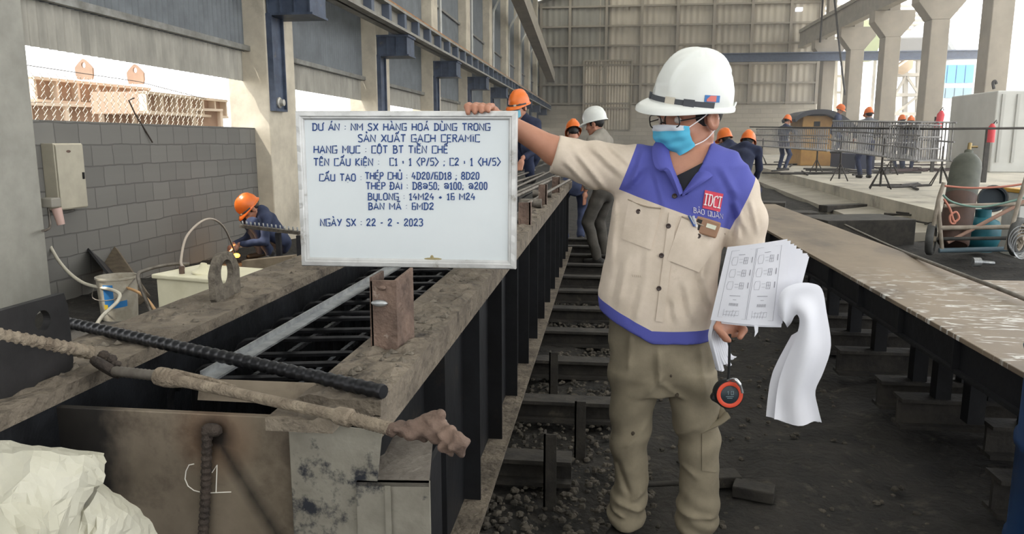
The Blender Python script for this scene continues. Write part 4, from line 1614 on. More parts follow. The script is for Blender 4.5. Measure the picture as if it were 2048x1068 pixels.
# hands: palm plus five separate bent fingers
rh = [cap(RW, RK, .027, .022, ((0, 0, 1), .8)), cap(px(985, 226, 2.40), px(952, 217, 2.38), .024, .02)]
for i in range(4):
    dx = 13.5 * i
    b0 = px(944 + dx, 217 - 1.5 * i, 2.378)
    k1 = px(938 + dx, 211 + .6 * i, 2.350)
    k2 = px(934 + dx, 213 + 1.6 * i, 2.326)
    tp = px(936 + dx, 226 - 1.5 * i, 2.3165)
    rh.append(chain([b0, k1, k2, tp], [.0105, .0098, .0092, .0078]))
rh_thumb = chain([px(985, 232, 2.40), px(968, 236, 2.378), px(950, 238, 2.371)], [.014, .0115, .009])
lh = [cap(LW, LK, .026, .024, ((1, 0, .3), .8))]
for i in range(4):
    b0 = px(1458 + 4 * i, 641 + 9 * i, 2.362)
    k1 = px(1440 + 4 * i, 640 + 10 * i, 2.332)
    k2 = px(1433 + 6 * i, 655 + 7.5 * i, 2.306)
    tp = px(1446 + 4 * i, 666 + 5 * i, 2.300)
    lh.append(chain([b0, k1, k2, tp], [.0108, .0102, .0094, .008]))
lh_thumb = chain([px(1478, 650, 2.372), px(1487, 660, 2.34), px(1480, 674, 2.318)], [.014, .012, .0095])

# torso levels from the silhouette: (y px, left px, right px, half depth)
TL_ = [(700, 1214, 1424, .125), (640, 1199, 1428, .13), (580, 1197, 1434, .135), (500, 1212, 1442, .135), (430, 1224, 1456, .13), (375, 1236, 1482, .122), (330, 1252, 1492, .108), (303, 1284, 1474, .086), (286, 1322, 1428, .062)]


def levels(tab, Y=MY, grow=0., cy=None):
    out = []
    for y, a, b, ry in tab:
        A, B = AY(a, y, Y), AY(b, y, Y)
        out.append((A.z, (A.x + B.x) / 2, Y if cy is None else cy, (B.x - A.x) / 2 + grow, ry + grow))
    return out


torso = stack(levels(TL_))
body_core = stack(levels([(570, 1225, 1415, .10)] + TL_[3:], grow=-.016))
headf = xf(head_fn(), HB, hc, HS)
neck = cap(np.array(H(0, -.02, -.05)), px(1376, 318, 2.49), .054, .062)
bodyf_parts = [body_core, neck, cap(RS, RE, .05, .043), cap(RE, RW, .044, .027), cap(LS, LE, .048, .042), cap(LE, LW, .041, .027)]
bf = union(bodyf_parts, .025)
hf = union(rh, .006)
hf2 = union(lh, .006)


def skin_fn(P):
    d = smin(bf(P), headf(P), .015)
    d = smin(d, smin(hf(P), rh_thumb(P), .005), .008)
    d = smin(d, smin(hf2(P), lh_thumb(P), .005), .008)
    return d


lo = np.array((-.52, 2.28, .60))
hi = np.array((.60, 2.68, 1.70))
body = obj('body', snets(skin_fn, lo, hi, .0045, 'body'), M_skin, man)

# ---- shirt
shold = [cap(px(1276, 342), px(1190, 330, 2.49), .085, .072, ((0, 1, 0), .9)), cap(px(1190, 330, 2.49), px(1124, 312, 2.475), .069, .056), cap(px(1133, 315, 2.476), px(1117, 309, 2.472), .0605, .060),
         cap(px(1476, 382), px(1492, 440, 2.5), .068, .062), cap(px(1492, 440), px(1494, 520, 2.49), .062, .056)]
shirt_base = union([torso] + shold, .03)
cuff_n = px(1124, 312, 2.475) - px(1190, 330, 2.49)
cuff_n /= np.linalg.norm(cuff_n)
cuff_p = px(1108, 309, 2.47)


def wedge(P):
    """open neck: a V in the x-z plane, only in front"""
    a, b, c = px(1322, 284), px(1420, 284), px(1363, 386)
    def half(p, q, s):
        n = np.array((q[2] - p[2], 0, -(q[0] - p[0])))
        n /= np.linalg.norm(n)
        return s * ((P - p) @ n)
    d = np.maximum(half(a, c, 1), half(c, b, 1))
    return np.maximum(d, P[:, 1] - 2.47)


def crease(u):
    """soft-topped fold with a sharp valley"""
    return np.abs(np.sin(u)) ** .8 - .6


def seg(P, a, b, w):
    """1 along the line a-b (x,z), fading across w"""
    a, b = np.array((a[0], a[2])), np.array((b[0], b[2]))
    q = P[:, (0, 2)] - a
    ab = b - a
    t = np.clip(q @ ab / (ab @ ab), 0, 1)
    r = np.sqrt(((q - t[:, None] * ab) ** 2).sum(1))
    return np.clip(1 - r / w, 0, 1) ** 1.5 * np.clip(4 * np.minimum(t, 1 - t) + .25, 0, 1)


FOLD_LINES = [((1150, 300), (1215, 385), .016, .010), ((1180, 290), (1245, 350), .018, .009), ((1215, 285), (1262, 330), .015, .007), ((1128, 320), (1175, 372), .014, .008),
              ((1245, 380), (1290, 330), .02, .008), ((1290, 300), (1262, 372), .016, .008), ((1310, 340), (1330, 420), .016, .006),
              ((1232, 400), (1222, 540), .02, .008), ((1255, 520), (1235, 610), .022, .008), ((1290, 560), (1270, 640), .02, .007), ((1300, 430), (1290, 560), .02, .004),
              ((1370, 560), (1385, 640), .022, .009), ((1400, 540), (1425, 620), .02, .009), ((1345, 590), (1352, 640), .018, .006), ((1420, 470), (1400, 560), .02, .008),
              ((1470, 400), (1500, 470), .016, .008), ((1485, 430), (1478, 490), .014, .008), ((1505, 400), (1520, 470), .013, .008), ((1440, 330), (1480, 400), .02, .006), ((1400, 400), (1440, 360), .02, .004)]
FOLD_LINES = [(px(*a, 2.4), px(*b, 2.4), w, h) for a, b, w, h in FOLD_LINES]


def folds(P):
    x, y, z = P[:, 0], P[:, 1], P[:, 2]
    w = .0016 * np.sin(34 * x + 22 * z + 3 * np.sin(9 * z + 4 * x)) + .0014 * np.sin(70 * x - 46 * z + 2 * np.sin(14 * x) + 9 * y)
    for a, b, ww, h in FOLD_LINES:
        w = w - h * seg(P, a, b, ww)
        off = (b - a)[[2, 1, 0]] * np.array((1, 0, -1))
        off = off / np.linalg.norm(off) * ww * 1.0
        w = w + h * .6 * seg(P, a + off, b + off, ww * .8)
    return w


def hemz(x):
    return .775 + np.maximum(0, .155 - x) * .52


def shirt_fn(P):
    d = shirt_base(P) + folds(P)
    d = np.maximum(d, -wedge(P))
    d = np.maximum(d, (P - cuff_p) @ cuff_n)
    # collar stand keeps clear of the neck
    h = hemz(P[:, 0])
    d = np.maximum(d, np.where(P[:, 0] < .42, h - P[:, 2], -1))
    # sleeve underside
    return d


shirt_me = snets(shirt_fn, (-.34, 2.30, .70), (.64, 2.70, 1.50), .0058, 'shirt')
SBVH = BVHTree.FromPolygons([v.co.copy() for v in shirt_me.vertices], [tuple(p.vertices) for p in shirt_me.polygons])


def onto(x, y, eps=.002, bvh=None, Yd=2.4):
    d = ray(x, y).normalized()
    h = (bvh or SBVH).ray_cast(CAM, d)
    p = h[0] if h[0] is not None else AY(x, y, Yd)
    return p - d * eps


# two-tone cloth: blue yoke over the shoulders and a blue hem band, cut by straight seams
M_shirt = bpy.data.materials.get('beige work cloth').copy()
M_shirt.name = 'beige and blue work cloth'
g = NG(M_shirt)
b = g.N['Principled BSDF']
x, y, z = g.xyz()
ox, oy, oz = man.location
x = g.op('ADD', x, ox)
z = g.op('ADD', z, oz)


def side(p, q):
    """>0 on the upper/right of the seam through two pixels"""
    P, Q = AY(*p, 2.38), AY(*q, 2.38)
    n = Vector((-(Q.z - P.z), 0, Q.x - P.x)).normalized()
    return g.op('ADD', g.op('ADD', g.op('MULTIPLY', x, n.x), g.op('MULTIPLY', z, n.z)), -(n.x * P.x + n.z * P.z))


s1 = side((1240, 380), (1350, 421))
s1b = side((1350, 421), (1465, 462))
s2 = side((1283, 272), (1238, 382))          # arm seam left
s3 = side((1468, 464), (1522, 362))          # arm seam right
band = g.op('SUBTRACT', g.op('ADD', g.op('MULTIPLY', g.op('MAXIMUM', g.op('SUBTRACT', .155, x), 0), .52), .775 + .044), z)
yk = g.op('MINIMUM', g.op('MINIMUM', g.op('MAXIMUM', s1, s1b), s2), s3)
fac = g.op('MAXIMUM', g.op('GREATER_THAN', yk, 0), g.op('MULTIPLY', g.op('GREATER_THAN', band, 0), g.op('LESS_THAN', x, .36)))
src = b.inputs['Base Color'].links[0].from_socket
g.L.new(g.mix(fac, src, (80, 84, 160)), b.inputs['Base Color'])
shirt = obj('shirt', shirt_me, M_shirt, man)
M_bluecloth = mat('blue work cloth', (80, 84, 160), (78, 80, 156), rough=.85, scale=14)

# collar flaps
def flap(inner, outer, n=10, thick=.006):
    A, B = smooth_path([AY(*p) for p in inner], n), smooth_path([AY(*p) for p in outer], n)
    P = []
    for a, b2 in zip(A, B):
        row = []
        for j in range(6):
            t = j / 5
            p = a.lerp(b2, t) + Vector((0, -.012 * math.sin(PI * t), .004 * math.sin(PI * t)))
            row.append(p)
        P.append(row)
    return MB().grid(P, True, thick)


obj('collar', flap([(1400, 262, 2.55), (1411, 292, 2.46), (1402, 330, 2.41), (1384, 358, 2.385), (1363, 388, 2.372)], [(1420, 270, 2.57), (1437, 300, 2.49), (1436, 338, 2.43), (1414, 360, 2.375), (1364, 393, 2.364)]), M_bluecloth, man)
obj('collar', flap([(1345, 280, 2.50), (1336, 300, 2.44), (1342, 330, 2.40), (1350, 356, 2.385), (1362, 388, 2.372)], [(1322, 276, 2.50), (1306, 300, 2.44), (1313, 336, 2.386), (1333, 342, 2.375), (1360, 393, 2.366)]), M_bluecloth, man)
# black undershirt in the open neck
P = []
for t in np.linspace(0, 1, 9):
    a = AY(1352 + 8 * t, 352 + 34 * t, 2.392 - .004 * t)
    b2 = AY(1412 - 44 * t, 322 + 66 * t, 2.402 - .02 * t)
    P.append([a.lerp(b2, s) + Vector((0, -.006 * math.sin(PI * s), 0)) for s in np.linspace(0, 1, 6)])
obj('undershirt', MB().grid(P, True, .004), mat('black knit', (32, 33, 38), rough=.9), man)

# placket, pockets, buttons
M_stitch = mat('dark stitch line', (150, 136, 118), rough=.9)  # darker tone for the pocket edges and belly marks


def patch(poly_fn, nu, nv, m, name, parent, eps=.002, thick=.003, bvh=None):
    P = [[onto(*poly_fn(i / nu, j / nv), eps, bvh) for j in range(nv + 1)] for i in range(nu + 1)]
    return obj(name, MB().grid(P, True, -thick), m, parent)


def quad(a, b_, c, d):
    """bilinear in pixels: a top-left, b top-right, c bottom-right, d bottom-left"""
    def f(u, v):
        t = (a[0] + (b_[0] - a[0]) * u, a[1] + (b_[1] - a[1]) * u)
        w = (d[0] + (c[0] - d[0]) * u, d[1] + (c[1] - d[1]) * u)
        return (t[0] + (w[0] - t[0]) * v, t[1] + (w[1] - t[1]) * v)
    return f


patch(quad((1338, 425), (1354, 428), (1327, 645), (1311, 642)), 3, 30, M_beige, 'placket', man, .004, .003)
pk = patch(quad((1257, 400), (1322, 418), (1302, 500), (1244, 478)), 8, 10, M_beige, 'pocket', man, .004, .004)
pk2 = patch(quad((1364, 432), (1452, 468), (1398, 545), (1334, 520)), 8, 10, M_beige, 'pocket', man, .005, .004)
# pocket mouth of the left pocket stands open as a dark line
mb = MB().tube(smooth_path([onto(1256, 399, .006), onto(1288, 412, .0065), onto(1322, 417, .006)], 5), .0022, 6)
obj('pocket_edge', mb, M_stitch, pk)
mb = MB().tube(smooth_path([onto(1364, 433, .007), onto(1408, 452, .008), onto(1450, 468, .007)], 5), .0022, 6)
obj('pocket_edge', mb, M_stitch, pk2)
M_btn = mat('dark button', (58, 46, 42), rough=.35)
for bx, by in ((1349, 392), (1337, 452), (1323, 511), (1318, 577), (1277, 423), (1397, 472)):
    c = onto(bx, by, .006)
    obj('button', MB().lathe(c + Vector((0, .004, 0)), (0, -1, 0), [(0, .0075), (.003, .008), (.0042, .006), (.003, .003), (.003, 0)], 14), M_btn, man)
# name tape marks faintly on the belly
mb = MB()
for i in range(5):
    mb.tube([onto(1264 + 4 * i, 549 + .3 * i, .001), onto(1266 + 4 * i, 554 + .3 * i, .001)], .0006, 4)
obj('faint_mark', mb, M_stitch, man)

# chest badge: red square with boxy white letters, name below
bd = patch(quad((1410, 380), (1447, 388), (1440, 424), (1405, 416)), 6, 6, mat('red badge', (196, 66, 84), rough=.7), 'badge', man, .004, .002)
M_wthr = mat('white thread', (226, 220, 222), rough=.8)
bq = quad((1410, 380), (1447, 388), (1440, 424), (1405, 416))


def on_badge(u, v):
    return onto(*bq(u, v), .0072)


mb = MB()
for st in ([(.12, .2), (.12, .8)], [(.04, .2), (.2, .2)], [(.04, .8), (.2, .8)],
           [(.3, .2), (.3, .8), (.42, .8), (.48, .62), (.48, .38), (.42, .2), (.24, .2)],
           [(.72, .2), (.58, .26), (.56, .5), (.6, .8), (.74, .8)], [(.74, .2), (.74, .32)],
           [(.88, .2), (.88, .8)], [(.8, .2), (.96, .2)], [(.8, .8), (.96, .8)]):
    q = []
    for i in range(len(st) - 1):
        q += [on_badge(st[i][0] + (st[i + 1][0] - st[i][0]) * t, st[i][1] + (st[i + 1][1] - st[i][1]) * t) for t in (0, .5)]
    q.append(on_badge(*st[-1]))
    mb.tube(q, .0019, 6)
obj('badge_lettering', mb, M_wthr, bd)
mb = write("BA{?}O QUA{^}N", 1387, 1446, 415, 425, lambda x, y: onto(x, y + (x - 1387) * .22, .003), .0009)
obj('name_lettering', mb, M_wthr, man)

# ---- trousers
leg = lambda tab, cy: stack(levels(tab, MY, 0, cy), 0, 2.2)
pel = leg([(585, 1216, 1416, .108), (640, 1217, 1422, .118), (700, 1219, 1434, .122), (745, 1219, 1438, .118), (775, 1222, 1438, .10)], 2.51)
legR = leg([(735, 1219, 1325, .10), (812, 1219, 1309, .09), (880, 1219, 1297, .08), (925, 1224, 1295, .075), (961, 1230, 1296, .075), (1000, 1222, 1295, .08), (1028, 1216, 1293, .085), (1044, 1220, 1289, .078)], 2.52)
legL = leg([(735, 1328, 1438, .10), (812, 1340, 1437, .09), (880, 1353, 1438, .082), (925, 1359, 1438, .076), (961, 1358, 1437, .076), (1000, 1354, 1437, .08), (1030, 1351, 1438, .084), (1054, 1355, 1430, .078)], 2.50)


LEG_LINES = [(px(*a, 2.42), px(*b, 2.42), w, h) for a, b, w, h in (((1262, 660), (1256, 740), .02, .008), ((1315, 690), (1318, 770), .02, .012), ((1330, 740), (1290, 790), .02, .008), ((1318, 760), (1370, 800), .02, .008), ((1300, 850), (1250, 900), .02, .007), ((1232, 930), (1260, 1000), .02, -.012),
             ((1225, 1010), (1290, 1030), .018, .012), ((1222, 1030), (1250, 1042), .014, .01), ((1290, 990), (1262, 1012), .016, .009), ((1355, 1030), (1436, 1040), .016, .01), ((1362, 935), (1400, 960), .02, .008), ((1350, 880), (1400, 850), .02, .006), ((1400, 690), (1410, 790), .02, .006))]


def trouser_fn(P):
    d = smin(smin(pel(P), legR(P), .02), legL(P), .02) if False else np.minimum(smin(pel(P), legR(P), .015), smin(pel(P), legL(P), .015))
    x, y, z = P[:, 0], P[:, 1], P[:, 2]
    low = np.clip((.32 - z) * 5, 0, 1)
    w = .002 * np.sin(30 * x + 16 * z + 2 * np.sin(8 * z)) + .0015 * np.sin(70 * x - 30 * z + 1)
    for a, b, ww, h in LEG_LINES:
        w = w - h * seg(P, a, b, ww)
    w = w + low * .004 * np.sin(85 * z + 14 * x + 2 * np.sin(20 * x)) + .006 * np.sin(40 * (z + .8 * np.abs(x - .16))) * np.clip(1 - np.abs(z - .62) * 6, 0, 1)
    # knee breaks
    w = w + .006 * np.sin(50 * (z - .5 * x)) * np.clip(1 - np.abs(z - .42) * 7, 0, 1)
    return d + w


tr_me = snets(trouser_fn, (-.03, 2.36, .0), (.44, 2.66, .95), .006, 'trousers')
TBVH = BVHTree.FromPolygons([v.co.copy() for v in tr_me.vertices], [tuple(p.vertices) for p in tr_me.polygons])
trs = obj('trousers', tr_me, M_trouser, man)
cg = patch(quad((1404, 868), (1436, 862), (1434, 945), (1404, 942)), 5, 10, M_trouser, 'cargo_pocket', man, .006, .005, TBVH)
# torn cargo flap sticking out at the side
A = [AY(*p) for p in ((1400, 862, 2.44), (1436, 845, 2.46), (1445, 826, 2.48))]
B = [AY(*p) for p in ((1406, 866, 2.415), (1440, 851, 2.42), (1461, 836, 2.44))]
P = [[a.lerp(b2, t) + Vector((0, 0, .012 * math.sin(PI * t))) for t in np.linspace(0, 1, 4)] for a, b2 in zip(smooth_path(A, 4), smooth_path(B, 4))]
obj('pocket_flap', MB().grid(P, True, .005), M_trouser, man)
A = [AY(*p) for p in ((1436, 800, 2.50), (1438, 822, 2.47), (1436, 850, 2.45))]
P = [[a.lerp(AY(1461, 836, 2.44), t) for t in (0, .3, .6, .96)] for a in smooth_path(A, 4)]
obj('pocket_flap', MB().grid(P, True, .005), M_trouser, man)
for (sx, sy, rr_) in ((1266, 867, .008), (1354, 790, .008), (1342, 752, .005)):
    c = onto(sx, sy, .0015, TBVH)
    obj('dirt_spot', MB().ball(c, (rr_ * .8, .002, rr_), n=12), mat('dark grease spot', (70, 62, 52), rough=.9), trs)

# ---- boots
def boot_fn(cx, cy, toe):
    t = np.array(toe) / np.linalg.norm(toe)
    c = np.array((cx, cy, 0))
    s_ = np.array((-t[1], t[0], 0))
    fs = [cap(c + (0, 0, .05), c + (0, 0, .13), .044, .047), cap(c - t * .04 + (0, 0, .038), c + t * .10 + (0, 0, .036), .037, .042, ((0, 0, 1), .85)), cap(c + t * .06 + (0, 0, .045), c + t * .145 + (0, 0, .03), .043, .036, ((0, 0, 1), .8))]
    f = union(fs, .02)
    return lambda P: np.maximum(f(P), .004 - P[:, 2])


for (fx, fy, toe) in ((.088, 2.53, (-.35, -1, 0)), (.345, 2.51, (.12, -1, 0))):
    bo = obj('boot', snets(boot_fn(fx, fy, toe), (fx - .2, fy - .28, -.01), (fx + .2, fy + .15, .2), .006, 'boot'), M_boot, man)

# ---- helmet
def helmet_parts(B, c, s, m, parent, strap=None, n=128, sticker=False, chin=True):
    T = lambda x, y, z: Vector(c) + B @ Vector((x, y, z)) * s
    rx, ry, hz, z0, y0 = .108, .142, .160, .042, -.008
    P = []
    nv = 16
    for i in range(n):
        a = 2 * PI * i / n
        ca, sa = math.cos(a), math.sin(a)
        row = []
        for j in range(nv + 1):
            ph = PI / 2 * j / nv
            cr = math.cos(ph) ** .82
            x, y, z = rx * cr * ca, ry * cr * sa, hz * math.sin(ph) ** .95
            # raised centre ridge with bevelled shoulders, side ribs
            k = max(0., min(1., (.036 - abs(x)) / .006))
            lift = .011 * k * min(1, max(0, (z - .03) / .03)) * (1 if y > -.11 else .5)
            q = Vector((x / rx, y / ry, z / hz)).normalized()
            p = Vector((x, y, z)) + Vector((q.x * .3, q.y, q.z)) * lift
            row.append(T(p.x, p.y + y0, p.z + z0))
        P.append(row)
    sh = obj('helmet_shell', MB().grid(P, True, .004, closed_u=True), m, parent)
    P = []
    for i in range(n):
        a = 2 * PI * i / n
        ca, sa = math.cos(a), math.sin(a)
        front = max(0., sa) ** 2.2
        ext = .010 + .050 * front
        row = []
        for j in range(5):
            t = j / 4
            row.append(T((rx - .002 + ext * .75 * t) * ca, (ry - .002 + ext * t) * sa + y0, z0 + .004 - (.004 + .020 * front) * t * t - .002 * t))
        row.append(T((rx - .002 + ext * .75) * ca, (ry - .002 + ext) * sa + y0, z0 - .006 - .020 * front - .004))
        P.append(row)
    obj('helmet_brim', MB().grid(P, True, .003, closed_u=True), m, parent)
    if strap:
        def ring(z, o, w, a0, a1, k, dz=0.):
            pp = []
            for i in range(k + 1):
                a = math.radians(a0 + (a1 - a0) * i / k)
                fr = max(0., math.sin(a)) ** 2
                pp.append([T((rx + o) * math.cos(a), (ry + o) * math.sin(a) + y0, z0 + zz + dz * fr) for zz in (z - w / 2, z + w / 2)])
            return pp
        st = obj('goggle_strap', MB().grid(ring(.012, .004, .019, 8, 172, 40), True, .003), strap, parent)
        for aa, mm, wd in ((113, mat('clear plastic buckle', (196, 188, 172), rough=.3), 5), (107, mat('clear plastic buckle', (196, 188, 172), rough=.3), 3), (137, strap, 7), (60, strap, 6)):
            obj('buckle', MB().grid(ring(.012, .008, .027, aa - wd, aa + wd, 4), True, .006), mm, st)
    return T


HB2 = basis(50, 1, -12)
hc2 = hc + np.array((-.010, 0, .008))
T = helmet_parts(HB2, hc2, HS * .94, M_helm, man, M_strap)
# sticker, wire edge clip at the rear
def hsurf(a, zz, o=.002):
    a = math.radians(a)
    cr = math.cos(math.asin(min(1, zz / .160))) ** .82
    return T((.108 * cr + o) * math.cos(a), (.142 * cr + o) * math.sin(a) - .008, .042 + zz)


stk = obj('helmet_sticker', MB().grid([[hsurf(a, z) for z in (.022, .042)] for a in (157, 162, 167, 172, 177, 180)], True, .0006), mat('sticker blue', (52, 110, 170), rough=.4), man)
obj('helmet_sticker', MB().grid([[hsurf(a, z, .0028) for z in (.024, .041 if a > 162 else .03)] for a in (160, 165, 170, 174)], True, .0006), mat('sticker red', (206, 110, 100), rough=.4), man)
mb = MB().tube([hsurf(a, z, .004) for a, z in ((243, .0), (244, .05), (246, .09), (250, .13))], .002, 6)
obj('helmet_edge_trim', mb, M_helm, man)
mb = MB().tube(smooth_path([hsurf(238, .0, .006), hsurf(243, .014, .012), hsurf(248, .0, .006)], 4), .003, 6)
obj('helmet_clip', mb, M_helm, man)

# hair showing under the helmet: sideburns and nape
def hair_fn(P):
    base = ell((0, -.014, .04), (.081, .100, .10))
    d = base(P)
    d = np.maximum(d, P[:, 2] - .052)
    d = np.maximum(d, -.02 - P[:, 2] - np.where(P[:, 1] < -.05, .045, 0))
    d = np.maximum(d, P[:, 1] - .042)
    # ears stay free
    e = ell((-.079, -.008, -.004), (.02, .03, .034))
    e2 = ell((.079, -.008, -.004), (.02, .03, .034))
    return np.maximum(np.maximum(d, -e(P)), -e2(P))


obj('hair', snets(xf(hair_fn, HB, hc, HS), hc - .16, hc + .16, .0045, 'hair'), M_hblack, man)

# glasses
mb = MB()
for sgn in (1, -1):
    lp = []
    for i in range(24):
        t = 2 * PI * i / 24
        c_, s_ = math.cos(t), math.sin(t)
        k = 1 / (abs(c_) ** 3.2 + abs(s_) ** 3.2) ** (1 / 3.2)
        lp.append(H(sgn * .034 + .026 * c_ * k, (.112 - .006 * abs(c_ * k) * (1 if c_ * sgn > 0 else .2)), .013 + .019 * s_ * k))
    mb.tube(lp, .0021, 6, closed=True)
    mb.tube(smooth_path([H(sgn * .060, .104, .012), H(sgn * .074, .06, .012), H(sgn * .08, .0, .012), H(sgn * .08, -.02, -.006)], 4), .002, 6)
mb.tube(smooth_path([H(-.009, .113, .008), H(0, .117, .011), H(.009, .113, .008)], 4), .002, 6)
obj('glasses', mb, mat('black spectacle frame', (24, 23, 24), rough=.3), man)
for sgn in (1, -1):
    obj('eye', MB().ball(H(sgn * .032, .084, .012), .0115, n=16), mat('eye white', (200, 190, 182), rough=.3), man)
    obj('eyebrow', MB().tube(smooth_path([H(sgn * .018, .093, .03), H(sgn * .034, .093, .034), H(sgn * .05, .082, .03)], 4), [.002] + [.0032] * 7 + [.0015], 6), M_hblack, man)

# mask with pleats, white nose band, ear loops
def mask_pt(u, v, o=0.):
    a = u * 1.2
    z = .004 - .012 * u * u - v * (.098 - .040 * u * u)
    pro = .018 + .010 * math.sin(PI * min(1, v * 1.15)) - .012 * v
    x = .067 * math.sin(a) / math.sin(1.2)
    y = .030 + (.072 + pro) * max(.0, math.cos(a)) ** .62 - .010 * v
    y += .0022 * math.sin(v * 3.2 * 2 * PI) * math.cos(a)
    y += .0025 * math.sin(9 * u + 7 * v) * math.cos(a)
    return H(x * (1 + o * 6), y + o * math.cos(a), z)


M_mask = mat('sky blue mask fabric', (92, 186, 218), (82, 174, 208), rough=.8, scale=14)
mk = obj('face_mask', MB().grid([[mask_pt(u, v) for v in np.linspace(0, 1, 26)] for u in np.linspace(-1, 1, 34)], True, -.002), M_mask, man)
obj('mask_band', MB().grid([[mask_pt(u, v, .0016) for v in np.linspace(-.01, .17, 5)] for u in np.linspace(-1, 1, 34)], True, -.001), mat('white mask band', (212, 216, 222), rough=.8), mk)
for sgn in (1, -1):
    mb = MB().tube(smooth_path([mask_pt(sgn, .04), H(sgn * .079, .025, .012), H(sgn * .083, .0, .03), H(sgn * .086, -.022, .026)], 6), .0018, 6)
    mb.tube(smooth_path([mask_pt(sgn, .97), H(sgn * .072, .02, -.055), H(sgn * .082, -.01, -.03), H(sgn * .086, -.024, .0)], 6), .0018, 6)
    obj('ear_loop', mb, M_wthr, mk)

# phone and pens stand in the chest pocket
ph = thing('mobile_phone', 'phone in a brown leather case sticking out of the shirt pocket', 'phone', onto(1420, 452, .0))
pc = onto(1413, 454, .009)
Bp = Matrix.Rotation(math.radians(17), 3, 'Y')
obj('case', MB().cbox(pc, (.078, .011, .052), Bp), mat('brown leather case', (146, 112, 88), rough=.5), ph, .005)
obj('camera_strip', MB().cbox(pc + Bp @ Vector((-.027, -.006, .0)), (.016, .003, .034), Bp), M_boot, ph, .0014)
obj('card', MB().cbox(pc + Bp @ Vector((.012, -.006, .006)), (.03, .002, .013), Bp), mat('pale card', (206, 208, 190), rough=.5), ph)
for i, (x0, y0, x1, y1, cc, nm) in enumerate(((1378, 431, 1389, 452, (66, 96, 160), 'blue pen clipped in the shirt pocket beside the phone'), (1386, 432, 1393, 454, (208, 210, 214), 'white pen clipped in the shirt pocket between blue pen and phone'))):
    t = thing('pen', nm, 'pen', onto(x1, y1, .008))
    a, b2 = onto(x0, y0, .01), onto(x1, y1, .008)
    obj('barrel', MB().cyl(a, b2, .0042, n=10), mat('pen %s' % nm.split()[0], cc, rough=.3), t)
    obj('clip', MB().bar(a + Vector((.002, -.005, 0)), a.lerp(b2, .8) + Vector((.002, -.005, 0)), .002, .002), M_alu, t)

# ================================================================== papers in the left hand
M_paper = mat('white paper', (222, 222, 228), (214, 215, 222), rough=.85, scale=3)
M_edge = mat('paper edges', (206, 206, 212), (178, 178, 186), rough=.9, scale=160, stretch=(.02, 1, 1))
M_line = mat('printed grey line', (120, 120, 128), rough=.9)
pp = thing('paper_stack', 'thick stack of white printed drawings held at its lower corner in the left hand', 'paper', AY(1500, 600, 2.33))


def sheet(c4, bow=.02, n=14, thick=.0012, eps=0., curl=0.):
    """sheet from 4 (px,py,Y) corners TL TR BR BL, bowed towards the camera in the middle"""
    q = [AY(*c) for c in c4]
    P = []
    for i in range(n + 1):
        u = i / n
        row = []
        for j in range(n + 1):
            v = j / n
            p = q[0].lerp(q[1], u).lerp(q[3].lerp(q[2], u), v)
            p = p + Vector((0, -bow * math.sin(PI * u) * (.6 + .4 * v) - eps, curl * math.sin(PI * v) * (1 - u)))
            row.append(p)
        P.append(row)
    return P


front = [(1455, 494, 2.335), (1575, 478, 2.30), (1556, 652, 2.285), (1421, 640, 2.325)]
for k in range(12):                                     # leaves fan out behind the front one
    t = k / 11
    dx, dy, dY = 46 * t, 30 * t * 0.9, .045 * t
    c4 = [(1455 + 6 * t, 494 + 10 * t, 2.335 + dY), (1575 + dx + 3 * math.sin(k * 2.2), 478 + dy + 8 * t, 2.30 + dY), (1556 + 40 * t + 3 * math.sin(k * 1.3), 652 - 64 * t ** 1.6 + 4 * math.sin(k * 1.7), 2.285 + dY), (1421 + 12 * t, 640 + 5 * math.sin(k), 2.325 + dY)]
    P = sheet(c4, .018)
    if k == 0:
        FR = P
    obj('sheet', MB().grid(P, True, -.0022), M_paper, pp)
# printed drawings on the front sheet
def onf(u, v):
    n = len(FR) - 1
    a, b2 = min(int(u * n), n - 1), min(int(v * n), n - 1)
    fu_, fv_ = u * n - a, v * n - b2
    p = FR[a][b2].lerp(FR[a + 1][b2], fu_).lerp(FR[a][b2 + 1].lerp(FR[a + 1][b2 + 1], fu_), fv_)
    return p + Vector((0, -.0012, 0))


mb = MB()
mbt = MB()
def ln_(pts, r=.00035):
    mb.tube([onf(*p) for p in pts], r, 4)
for cx in (.28, .70):
    ln_([(cx - .19, .06), (cx + .21, .06), (cx + .21, .94), (cx - .19, .94), (cx - .19, .06)])
    for vy in (.2, .36, .52):
        ln_([(cx - .14, vy - .05), (cx - .07, vy - .055), (cx - .06, vy), (cx - .07, vy + .05), (cx - .14, vy + .05), (cx - .155, vy), (cx - .14, vy - .05)])
        ln_([(cx + .04, vy - .04), (cx + .1, vy - .04), (cx + .1, vy + .04), (cx + .04, vy + .04), (cx + .04, vy - .04)], .0005)
        ln_([(cx + .04, vy), (cx + .1, vy)], .0005)
        ln_([(cx + .07, vy - .04), (cx + .07, vy + .04)], .0004)
        ln_([(cx - .04, vy - .02), (cx + .02, vy - .02)])
        ln_([(cx - .03, vy + .02), (cx + .02, vy + .02)])
        ln_([(cx + .17, vy - .04), (cx + .17, vy + .03)], .0010)
    ln_([(cx - .06, .12), (cx + .04, .12)], .0007)
    ln_([(cx - .08, .65), (cx + .08, .65)], .0007)
    ln_([(cx - .02, .7), (cx + .03, .7)], .0005)
    for k in range(8):
        ln_([(cx - .06 + .018 * k, .745), (cx - .06 + .018 * k, .78)], .0006)
    for k in range(5):
        ln_([(cx - .12 + .04 * k, .92), (cx - .12 + .045 * k, .83 + .015 * (k % 3))])
    ln_([(cx - .12, .9), (cx + .1, .9), (cx + .1, .84), (cx - .1, .86)])
obj('printed_drawing', mb, M_line, pp)
